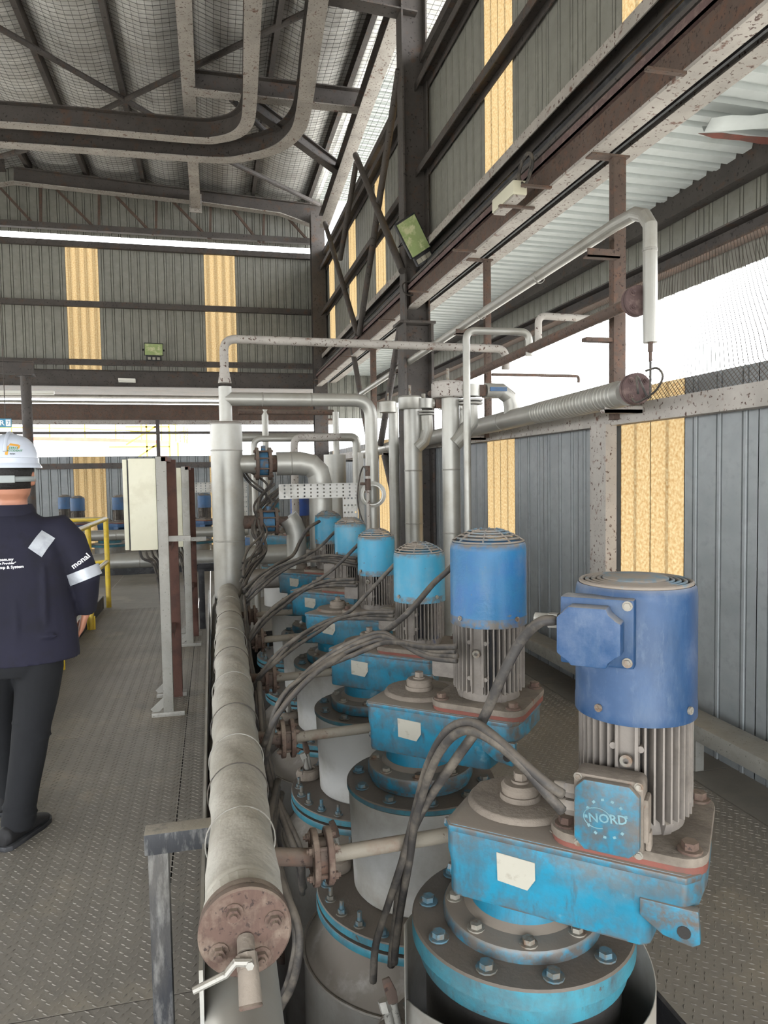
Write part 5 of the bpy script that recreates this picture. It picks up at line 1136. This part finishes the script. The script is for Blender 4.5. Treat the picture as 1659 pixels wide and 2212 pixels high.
# ------------------------------------------------------------------ cabinets, railing, lamps, sign
def cabinet(label, x, y, z0, z1, w, d):
    t = thing('control_cabinet', label, 'cabinet', (x, y, 0))
    fr = obj('post', M().bb(-.034,.03,-.03,.03,0,z1+.01), MAT['galv'], t, bevel=.003)
    obj('post', M().bb(-.01,.07,d-.03,d+.05,0,z1), MAT['brown'], t)
    obj('top_rail', M().bb(.0,.04,-.03,d+.05,z1-.02,z1+.012), MAT['brown'], t)
    for zz in (z0-.02, .5): obj('cross_rail', M().bb(.01,.04,.03,d-.03,zz,zz+.04), MAT['brown'], t)
    obj('bracket_arm', M().bb(.03,.17,-.01,.03,z0+.05,z0+.085), MAT['galv'], t)
    for yy in (0, d+.01):
        obj('foot', M().bb(-.11,.1,yy-.035,yy+.035,0,.03), MAT['galv'], t, bevel=.003)
        obj('foot_brace', M().beam((-.1,yy,.03),(.01,yy,.13),.05,.012,up=(0,1,0)), MAT['galv'], t)
    b = obj('box', M().bb(-w,-.036,-.02,d,z0,z1), MAT['cream'], t, bevel=.006)
    obj('door', M().bb(-w-.035,-w-.008,-.02,d,z0+.005,z1-.005), MAT['cream'], t, bevel=.006)
    obj('door_seal', M().bb(-w-.009,-w+.001,-.012,d-.01,z0+.01,z1-.01), MAT['black'], t)
    m = M()
    for i in range(5):
        yy = .05+.05*i; m.tube(smooth_path([(-.16+.03*i,yy,z0+.01), (-.14+.03*i,yy,z0-.06), (-.07+.01*i,yy+.02,z0-.12), (-.035+.006*i,yy+.03,z0-.4), (-.03+.006*i,yy+.03,.15)], 4), .009, n=6)
    obj('cable_tails', stuffm(m), MAT['cable'], t); return t
def stuffm(m): return m
cabinet('tall cream cabinet on grey steel stand nearest the camera', -.315, 4.88, 1.105, 1.7, .205, .42)
cabinet('second cream cabinet on grey stand, behind the nearest one', -.235, 6.85, .93, 1.66, .2, .42)
cabinet('far cream cabinet seen just right of the helmet', -2.72, 9.6, .6, 1.6, .35, .4)
# yellow guard rail on its plinth
yr = thing('guard_rail', 'yellow tube guard rail with two rails left of the walkway', 'railing', (-1.26, 0, 0))
R_ = .026
obj('top_rail', M().tube(round_path([(0,4.6,1.08),(0,9.2,1.08),(-1.6,9.2,1.08)], .03, 3), R_, n=12), MAT['yellow'], yr)
obj('mid_rail', M().tube(round_path([(0,4.6,.56),(0,9.2,.56),(-1.6,9.2,.56)], .03, 3), R_, n=12), MAT['yellow'], yr)
for y in (9.2, 7.9, 6.3, 4.7): obj('post', M().cyl((0,y,.0),(0,y,1.09),.03,n=14), MAT['yellow'], yr); 
for y in (7.9, 6.3, 4.7): obj('post_foot', M().bb(-.04,.04,y-.01,y+.01,.0,.14), MAT['yellow'], yr)
obj('post', M().cyl((-1.6,9.2,0),(-1.6,9.2,1.09),.03,n=12), MAT['yellow'], yr)
pl = thing('plinth', 'low dark steel plinth under the yellow guard rail', 'plinth', (-1.31, 4.2, 0))
obj('side_plate', M().bb(-.01,.0,0,4.95,0,.15), MAT['black'], pl); obj('deck_plate', M().bb(-1.7,-.01,0,4.95,.14,.15), MAT['floor'], pl); obj('end_plate', M().bb(-1.7,-.01,4.94,4.95,0,.14), MAT['black'], pl)
def floodlight(label, loc, w, h, rot, arm=True):
    t = thing('floodlight', label, 'lamp', loc); t.rotation_euler = rot
    hs = obj('housing', M().bb(-w/2,w/2,0,.07,-h/2,h/2).bb(-w*.35,w*.35,.07,.12,-h*.35,h*.35), MAT['black'], t, bevel=.008)
    obj('glass', M().bb(-w/2+.015,w/2-.015,-.004,.002,-h/2+.015,h/2-.015), MAT['glass'], hs)
    gb = obj('gear_box', M().bb(-w*.4,w*.4,.0,.07,-h/2-.11,-h/2), MAT['black'], t, bevel=.006)
    for i in (-1, 0, 1): obj('paper_label', M().bb(i*w*.24-.03,i*w*.24+.03,-.003,.001,-h/2-.085,-h/2-.03), MAT['white_sticker'], gb, smooth=False)
    m = M(); m.beam((-w/2-.015,.05,0),(-w/2-.015,.2,-.05),.03,.006).beam((w/2+.015,.05,0),(w/2+.015,.2,-.05),.03,.006).beam((-w/2-.015,.2,-.05),(w/2+.015,.2,-.05),.03,.006); obj('yoke', m, MAT['black'], t); return t
floodlight('black floodlight bolted high on the back wall between the amber sheets', tuple(P(332, 755, Y=16.55)), .4, .27, (.25, 0, .1))
floodlight('tilted black floodlight with greenish glass fixed to the big column', tuple(P(893, 510, Y=7.9)), .27, .42, (.35, -.58, -.1))
c0 = P(908, 560, Y=8.25)
cable('black lead hanging in a loop below the tilted floodlight', [c0+Vector(q) for q in ((0,0,0),(.0,0,-.12),(-.03,0,-.3),(-.1,0,-.42),(-.2,0,-.4),(-.22,0,-.3),(-.12,0,-.27),(-.02,0,-.34),(.0,0,-.5))], r=.009)
q = P(1098, 430, X=2.2); t = thing('lamp_housing', 'small pale box lamp on a bracket beside the crane girder with coiled cable', 'lamp', tuple(q))
obj('housing', M().bb(-.05,.06,-.2,.2,-.04,.06), MAT['cream'], t, bevel=.01); obj('diffuser', M().bb(-.04,.05,-.19,.19,-.052,-.04), MAT['steel_pale'], t); obj('bracket', M().bb(-.08,.2,-.03,.0,-.066,-.052), MAT['steel_rust'], t)
q = P(1135, 388, X=2.22); cable('coiled cable hooked over the girder beside the box lamp', [q+Vector(v) for v in ((0,0,-.05),(0,.1,.05),(0,.05,.14),(0,-.08,.15),(0,-.12,.05),(0,.0,-.03),(0,.12,.03),(0,.1,.12),(0,-.03,.17),(0,-.1,.1),(0,-.05,.0))], r=.01)
def tube_lamp(label, a, b):
    a, b = Vector(a), Vector(b); t = thing('fluorescent_lamp', label, 'lamp', tuple(a)); obj('body', M().beam((0,0,.04), b-a+Vector((0,0,.04)), .12, .05), MAT['tube_white'], t); obj('tube', M().cyl((0,0,0), b-a, .018, n=10), MAT['tube_white'], t)
tube_lamp('white fluorescent batten at far left under the dark canopy', P(-60, 851, Y=15.8), P(117, 852, Y=15.8))
tube_lamp('small fluorescent fitting under the back lintel beam', P(256, 824, Y=16.62), P(293, 825, Y=16.62))
q = P(4, 914, Y=11.5); s = thing('hanging_sign', 'small blue hanging sign with white letters at the left edge', 'sign', tuple(q))
obj('board', M().bb(-.25,.13,-.01,.01,-.065,.065), MAT['sign_blue'], s, bevel=.003)
lettering('lettering', 'AR', .105, MAT['white_text'], s, Matrix.Translation((-.03,-.012,0)) @ Matrix.Rotation(PI/2, 4, 'X'), bold=True)
m = M(); m.bb(.055,.12,-.013,-.011,-.045,.05); obj('pictogram', m, MAT['white_text'], s)
lettering('lettering', '7', .08, MAT['sign_blue'], s, Matrix.Translation((.088,-.015,0)) @ Matrix.Rotation(PI/2, 4, 'X'))
obj('hanger', M().cyl((-.2,0,.065),(-.2,0,2.0),.006,n=6), MAT['steel_dark'], s); obj('hanger', M().cyl((.05,0,.065),(.05,0,2.0),.006,n=6), MAT['steel_dark'], s)

# ------------------------------------------------------------------ the man walking away
def remeshed(name, m, mat, parent, vox=.009, sm=6, loc=None):
    me = bpy.data.meshes.new('tmp'); me.from_pydata(m.v, [], m.f); bm = bmesh.new(); bm.from_mesh(me); bmesh.ops.recalc_face_normals(bm, faces=bm.faces); bm.to_mesh(me); bm.free()
    o = bpy.data.objects.new('tmp', me); COL.objects.link(o)
    r = o.modifiers.new('r', 'REMESH'); r.mode = 'VOXEL'; r.voxel_size = vox; r.use_smooth_shade = True
    s = o.modifiers.new('s', 'SMOOTH'); s.iterations = sm; s.factor = .5
    dg = bpy.context.evaluated_depsgraph_get(); nm = bpy.data.meshes.new_from_object(o.evaluated_get(dg)); bpy.data.objects.remove(o)
    nm.materials.clear(); nm.materials.append(mat)
    for p in nm.polygons: p.use_smooth = True
    q = bpy.data.objects.new(name, nm); link(q, parent)
    if loc: q.location = loc
    return q
def limb(m, pts, n=20):
    """pts: (x, y, z, rx, ry) elliptical rings joined along a limb"""
    L = []; P_ = [Vector(p[:3]) for p in pts]
    for i, p in enumerate(pts):
        d = (P_[min(i+1, len(pts)-1)]-P_[max(i-1, 0)]).normalized(); y = Vector((0,1,0)); y = (y-d*y.dot(d)).normalized(); x = y.cross(d)
        L.append([P_[i] + x*math.cos(t)*p[3] + y*math.sin(t)*p[4] for t in (2*PI*k/n for k in range(n))])
    return m.ring(L)
def ball(m, c, r, n=14):
    rx, ry, rz = r if isinstance(r, tuple) else (r, r, r); L = []
    for i in range(1, n):
        a = PI*i/n; L.append([(c[0]+rx*math.sin(a)*math.cos(t), c[1]+ry*math.sin(a)*math.sin(t), c[2]-rz*math.cos(a)) for t in (2*PI*k/n for k in range(n))])
    return m.ring(L)
man = thing('person', 'man in white helmet, navy work jacket and dark trousers walking away', 'person', (-.845, 3.40, 0), math.radians(4)); man.scale = (1, 1, .985)
# body: skin (head, neck, torso core, arm ends, hands)
m = M()
limb(m, [(0,.0,1.36,.05,.05),(0,.005,1.44,.062,.062),(0,.015,1.50,.058,.06),(0,.02,1.56,.056,.062)])
limb(m, [(0,.015,1.50,.045,.05),(0,.015,1.535,.068,.08),(0,.02,1.58,.076,.094),(0,.02,1.63,.08,.1),(0,.02,1.68,.078,.098),(0,.02,1.72,.06,.075),(0,.02,1.74,.03,.04)], n=24)
ball(m, (.0,.1,1.60), (.035,.04,.06)); ball(m, (0,.115,1.535), (.03,.02,.02)); ball(m, (0,.13,1.60), (.012,.022,.02))
for sx in (-1, 1): ball(m, (sx*.084,.005,1.605), (.012,.022,.034)); ball(m, (sx*.03,.112,1.625), (.014,.01,.009))
ball(m, (0,.118,1.565), (.026,.012,.008))
limb(m, [(0,0,.92,.13,.1),(0,0,1.1,.13,.09),(0,0,1.3,.15,.09),(0,0,1.40,.11,.07),(0,.0,1.45,.05,.05)])
def hand(m, sx, w, d):
    """w wrist, d direction of the forearm: palm, four curled fingers, thumb"""
    w = Vector(w); d = Vector(d).normalized(); side = Vector((0,1,0)); side = (side-d*side.dot(d)).normalized(); inn = side.cross(d)*(-1)*sx
    if inn.x*sx > 0: inn = -inn
    limb(m, [tuple(w-d*.05)+(.026,.03), tuple(w)+(.022,.028), tuple(w+d*.03)+(.017,.036), tuple(w+d*.085)+(.014,.04), tuple(w+d*.1)+(.01,.035)], n=14)
    for k, (o, l) in enumerate(((-.031,.058), (-.0105,.068), (.0105,.072), (.031,.062))):
        b = w+d*.09+side*o; j1 = b+d*l*.45+inn*.006; j2 = j1+d*l*.28+inn*.016; j3 = j2+d*l*.12+inn*.022
        m.tube([b, j1, j2, j3], [.0095,.009,.0082,.0065], n=8)
    b = w+d*.025+side*.03; m.tube([b, b+d*.03+side*.02+inn*.008, b+d*.055+side*.022+inn*.02, b+d*.075+side*.016+inn*.026], [.012,.0115,.01,.008], n=8)
# right arm bends slightly forward, hand by the thigh
sh, el, wr = Vector((.195,-.0,1.39)), Vector((.285,-.02,1.15)), Vector((.275,.06,.985))
limb(m, [tuple(sh)+(.05,.05), tuple(el)+(.04,.04), tuple(wr)+(.025,.028)]); hand(m, 1, wr, Vector((-.06,.03,-.2)))
shl, ell, wrl = Vector((-.195,0,1.39)), Vector((-.27,.02,1.14)), Vector((-.25,.14,.95))
limb(m, [tuple(shl)+(.05,.05), tuple(ell)+(.04,.04), tuple(wrl)+(.025,.028)]); hand(m, -1, wrl, Vector((.03,.08,-.2)))
body = remeshed('body', m, MAT['skin'], man, vox=.0055, sm=3)
# jacket
m = M()
limb(m, [(.01,-.0,.80,.24,.155),(.01,-.0,.86,.237,.152),(.01,0,.98,.228,.145),(.005,-.01,1.12,.222,.142),(0,-.01,1.25,.222,.135),(0,-.005,1.34,.215,.12),(0,0,1.40,.17,.10),(0,.005,1.445,.10,.08),(0,.01,1.47,.076,.076)], n=32)
for a, b, c, sx in ((sh, el, wr, 1), (shl, ell, wrl, -1)):
    limb(m, [(a.x-sx*.09,a.y,1.36,.07,.085), (a.x-sx*.01,a.y,a.z-.02,.075,.082), tuple(a.lerp(b,.3))+(.074,.08), tuple(a.lerp(b,.7))+(.066,.072), tuple(b)+(.062,.066), tuple(b.lerp(c,.5))+(.054,.056), tuple(b.lerp(c,.97))+(.045,.047)])
ball(m, (.02,-.135,1.02), (.018,.02,.16)); ball(m, (.13,-.12,1.1), (.014,.02,.14)); ball(m, (-.1,-.13,1.0), (.012,.018,.15)); ball(m, (.1,-.125,.92), (.08,.014,.013)); ball(m, (.15,-.06,1.28), (.03,.05,.05))
jk = remeshed('jacket', m, MAT['navy_cloth'], man, vox=.008, sm=4)
m = M(); m.lathe([(.074,1.452),(.094,1.445),(.09,1.468),(.076,1.492),(.07,1.488),(.072,1.46)], c=(0,.008,0), n=30, closed_ends=False); obj('collar', m, MAT['navy_cloth'], jk)
def band(name, parent, a, b, r, h, mat):
    a, b = Vector(a), Vector(b); d = (b-a).normalized(); m = M(); m.lathe([(r,-h/2),(r+.003,-h/2),(r*.97+.003,h/2),(r*.97,h/2)], c=a, axis=d, n=30, closed_ends=False); return obj(name, m, mat, parent)
for sx, a, b in ((1, sh, el), (-1, shl, ell)):
    c = a.lerp(b, .93); band('sleeve_tape', jk, c, c+(b-a), .071, .05, MAT['reflect'])
# shoulder tape patches follow the surface
bpy.context.view_layer.update()
def project_quad(name, parent, target, corners, mat, nx=8, ny=6, off=.004, dirv=(0, 1, 0)):
    inv = None; me = target.data; from mathutils.bvhtree import BVHTree
    bv = BVHTree.FromPolygons([v.co[:] for v in me.vertices], [p.vertices[:] for p in me.polygons]); m = M(); L = []
    d = Vector(dirv).normalized(); g = [Vector(c) for c in corners]
    for j in range(ny+1):
        row = []
        for i in range(nx+1):
            u, w = i/nx, j/ny; p = (g[0]*(1-u)+g[1]*u)*(1-w) + (g[3]*(1-u)+g[2]*u)*w
            h = bv.ray_cast(p-d*.5, d); q = h[0]-d*off if h[0] is not None else p; row.append(q)
        L.append(row)
    m.ring(L, closed=False, cap0=False, cap1=False); return obj(name, m, mat, parent, ang=3)
project_quad('shoulder_tape', jk, jk, [(.075,-.2,1.34),(.125,-.2,1.30),(.175,-.2,1.395),(.125,-.2,1.43)], MAT['reflect'], dirv=(0,1,-.45))
project_quad('shoulder_tape', jk, jk, [(-.075,-.2,1.34),(-.125,-.2,1.30),(-.175,-.2,1.395),(-.125,-.2,1.43)], MAT['reflect'], dirv=(0,1,-.45))
def wrap_text(name, s, size, mat, parent, target, mtx, dirv=(0,1,0), off=.0025, align='CENTER', bold=True):
    from mathutils.bvhtree import BVHTree
    o = lettering(name, s, size, mat, parent, mtx, extrude=0, bold=bold, align=align)
    me = target.data; bv = BVHTree.FromPolygons([v.co[:] for v in me.vertices], [p.vertices[:] for p in me.polygons]); d = Vector(dirv).normalized()
    for v in o.data.vertices:
        p = mtx @ v.co; h = bv.ray_cast(p-d*.4, d); v.co = mtx.inverted() @ (h[0]-d*off if h[0] is not None else p)
    return o
RX = Matrix.Rotation(PI/2, 4, 'X')
for s, z, sz, x in (('www.motorseal.com.my', 1.264, .0165, .02), ('Sealing Solution Provider"', 1.248, .0135, .03), ('Mechanical Pump & System', 1.231, .017, .058)):
    wrap_text('lettering', s.replace('www.motorseal', 'xseal') if 0 else s, sz, MAT['white_text'], jk, jk, Matrix.Translation((x, -.3, z)) @ RX, align='RIGHT')
am = Matrix.Translation((.272,-.3,1.235)) @ RX @ Matrix.Rotation(.62, 4, 'Z'); wrap_text('lettering', 'monal', .034, MAT['white_text'], jk, jk, am)
# trousers
m = M()
limb(m, [(0,0,.93,.15,.11),(.0,0,.86,.178,.12),(.0,0,.78,.178,.125),(0,0,.74,.15,.11)], n=28)
limb(m, [(.09,0,.86,.09,.11),(.08,0,.76,.1,.118),(.062,0,.62,.09,.104),(.04,.0,.5,.08,.09),(.02,-.01,.36,.074,.084),(.0,-.03,.24,.068,.076),(-.015,-.045,.14,.066,.074),(-.02,-.05,.09,.072,.08),(-.022,-.05,.065,.068,.078)])
limb(m, [(-.09,0,.86,.09,.11),(-.1,.04,.76,.095,.11),(-.115,.12,.6,.08,.095),(-.12,.17,.46,.07,.08),(-.12,.22,.3,.06,.07),(-.12,.27,.16,.055,.065),(-.12,.29,.09,.06,.07)])
for z, o in ((.12,.0),(.16,.004),(.45,.004),(.52,.0)): ball(m, (-.015 if z < .3 else .04,-.05 if z < .3 else -.01, z), (.074 if z < .3 else .082, .07 if z < .3 else .082, .012))
remeshed('trousers', m, MAT['trouser'], man, vox=.008, sm=4)
# shoes
def shoe(x, y, rz):
    m = M(); R_ = Matrix.Rotation(rz, 4, 'Z')
    pts = [(0,-.09,.05,.036,.045),(0,-.07,.055,.042,.055)]
    L = []
    for yy, w, h0, h1 in ((-.115,.02,.02,.07),(-.1,.036,.012,.095),(-.06,.042,.012,.105),(0,.042,.012,.1),(.05,.046,.012,.08),(.1,.05,.012,.062),(.14,.046,.014,.05),(.165,.03,.018,.04),(.175,.012,.024,.034)):
        zc, rz_ = (h0+h1)/2, (h1-h0)/2; L.append([R_ @ Vector((w*math.cos(t), yy, zc+rz_*math.sin(t))) + Vector((x,y,0)) for t in (2*PI*k/18 for k in range(18))])
    m.ring(L); u = remeshed('shoe', m, MAT['shoe'], man, vox=.006, sm=3)
    m = M(); pl = [(-.04,-.1),(-.02,-.122),(.02,-.122),(.04,-.1),(.044,-.02),(.052,.09),(.045,.15),(.02,.182),(-.02,.182),(-.045,.15),(-.052,.09),(-.044,-.02)]
    m.prism([(R_ @ Vector((a, b, 0)))[:2] for a, b in pl], 0, .022, Matrix.Translation((x,y,0))); obj('sole', m, MAT['black'], u, bevel=.004)
shoe(-.018, -.035, -.5); shoe(-.14, .33, -.1)
# hair and helmet
m = M(); L = []
for z, r in ((1.545,.06),(1.57,.074),(1.6,.082),(1.64,.086),(1.68,.085)):
    L.append([(r*1.0*math.cos(t), .02+(.112 if z > 1.56 else .095)*(r/.086)*math.sin(t), z) for t in (PI*1.02+PI*.96*k/24 for k in range(25))])
m.ring(L, closed=False, cap0=False, cap1=False); o = obj('hair', m, MAT['hair'], man, ang=3); sd = o.modifiers.new('t', 'SOLIDIFY'); sd.thickness = .006; sd.offset = 0
hm = M(); L = []
for z, k in ((1.672,1.04),(1.69,1.035),(1.715,1.0),(1.74,.94),(1.765,.83),(1.783,.66),(1.797,.42),(1.802,.2),(1.803,.02)):
    L.append([(.103*k*math.cos(t), .02+.132*k*math.sin(t), z) for t in (2*PI*j/40 for j in range(40))])
hm.ring(L, cap0=False); he = obj('helmet', hm, MAT['helmet'], man, ang=2)
sd = he.modifiers.new('t', 'SOLIDIFY'); sd.thickness = .003
hm = M(); L = []
for r, z in ((1.05,1.678),(1.06,1.665),(1.13,1.655),(1.16,1.652),(1.16,1.657),(1.07,1.672)):
    L.append([(.103*r*math.cos(t), .02+.132*r*math.sin(t)+(.035*max(0, math.sin(t)) if r > 1.08 else 0), z) for t in (2*PI*j/44 for j in range(44))])
hm.ring(L, cap0=False, cap1=False); obj('brim', hm, MAT['helmet'], he, ang=2)
hm = M(); hm.lathe([(.107,1.665),(.109,1.665),(.109,1.695),(.106,1.697)], n=40, closed_ends=False); hm.v = [(x, .02+y*1.27, z) for x, y, z in hm.v]; obj('rim_band', hm, MAT['helmet'], he)
hm = M(); hm.tube([(0,.02+.136*math.cos(t), 1.70+.108*math.sin(t)) for t in (PI*(k+1)/16 for k in range(15))], .008, n=8); obj('crown_ridge', hm, MAT['helmet'], he)
sp_ = M(); L = []
for z in (1.592, 1.615): L.append([(.094*math.cos(t), .02+.118*math.sin(t), z) for t in (PI*1.0+PI*k/24 for k in range(25))])
sp_.ring(L, closed=False, cap0=False, cap1=False); o = obj('strap', sp_, MAT['helmet_grey'], he, ang=3); sd = o.modifiers.new('t', 'SOLIDIFY'); sd.thickness = .004; sd.offset = 0
obj('strap_buckle', M().bb(-.032,.032,-.106,-.098,1.588,1.62), MAT['helmet_grey'], he, bevel=.003)
for sx in (-1, 1): obj('strap_side', M().beam((sx*.096,.02,1.665),(sx*.093,.0,1.6),.02,.004,up=(sx,0,0)), MAT['helmet_grey'], he)
lm = Matrix.Translation((.0,-.4,1.724)) @ RX
wrap_text('lettering', 'ZERO', .013, MAT['green_text'], he, he, Matrix.Translation((.03,-.4,1.737)) @ RX); wrap_text('lettering', 'ACCIDENT', .0115, MAT['green_text'], he, he, Matrix.Translation((.034,-.4,1.725)) @ RX)
wrap_text('lettering', 'in/an', .010, MAT['dark_text'], he, he, Matrix.Translation((.028,-.4,1.712)) @ RX)
project_quad('emblem_swoosh', he, he, [(.0,-.4,1.708),(.01,-.4,1.706),(.016,-.4,1.75),(.004,-.4,1.742)], MAT['orange_text'], off=.002)
project_quad('emblem_swoosh', he, he, [(.014,-.4,1.748),(.044,-.4,1.744),(.05,-.4,1.752),(.018,-.4,1.757)], MAT['orange_text'], off=.002)
project_quad('emblem_swoosh', he, he, [(.044,-.4,1.732),(.052,-.4,1.736),(.054,-.4,1.75),(.046,-.4,1.748)], MAT['orange_text'], off=.002)
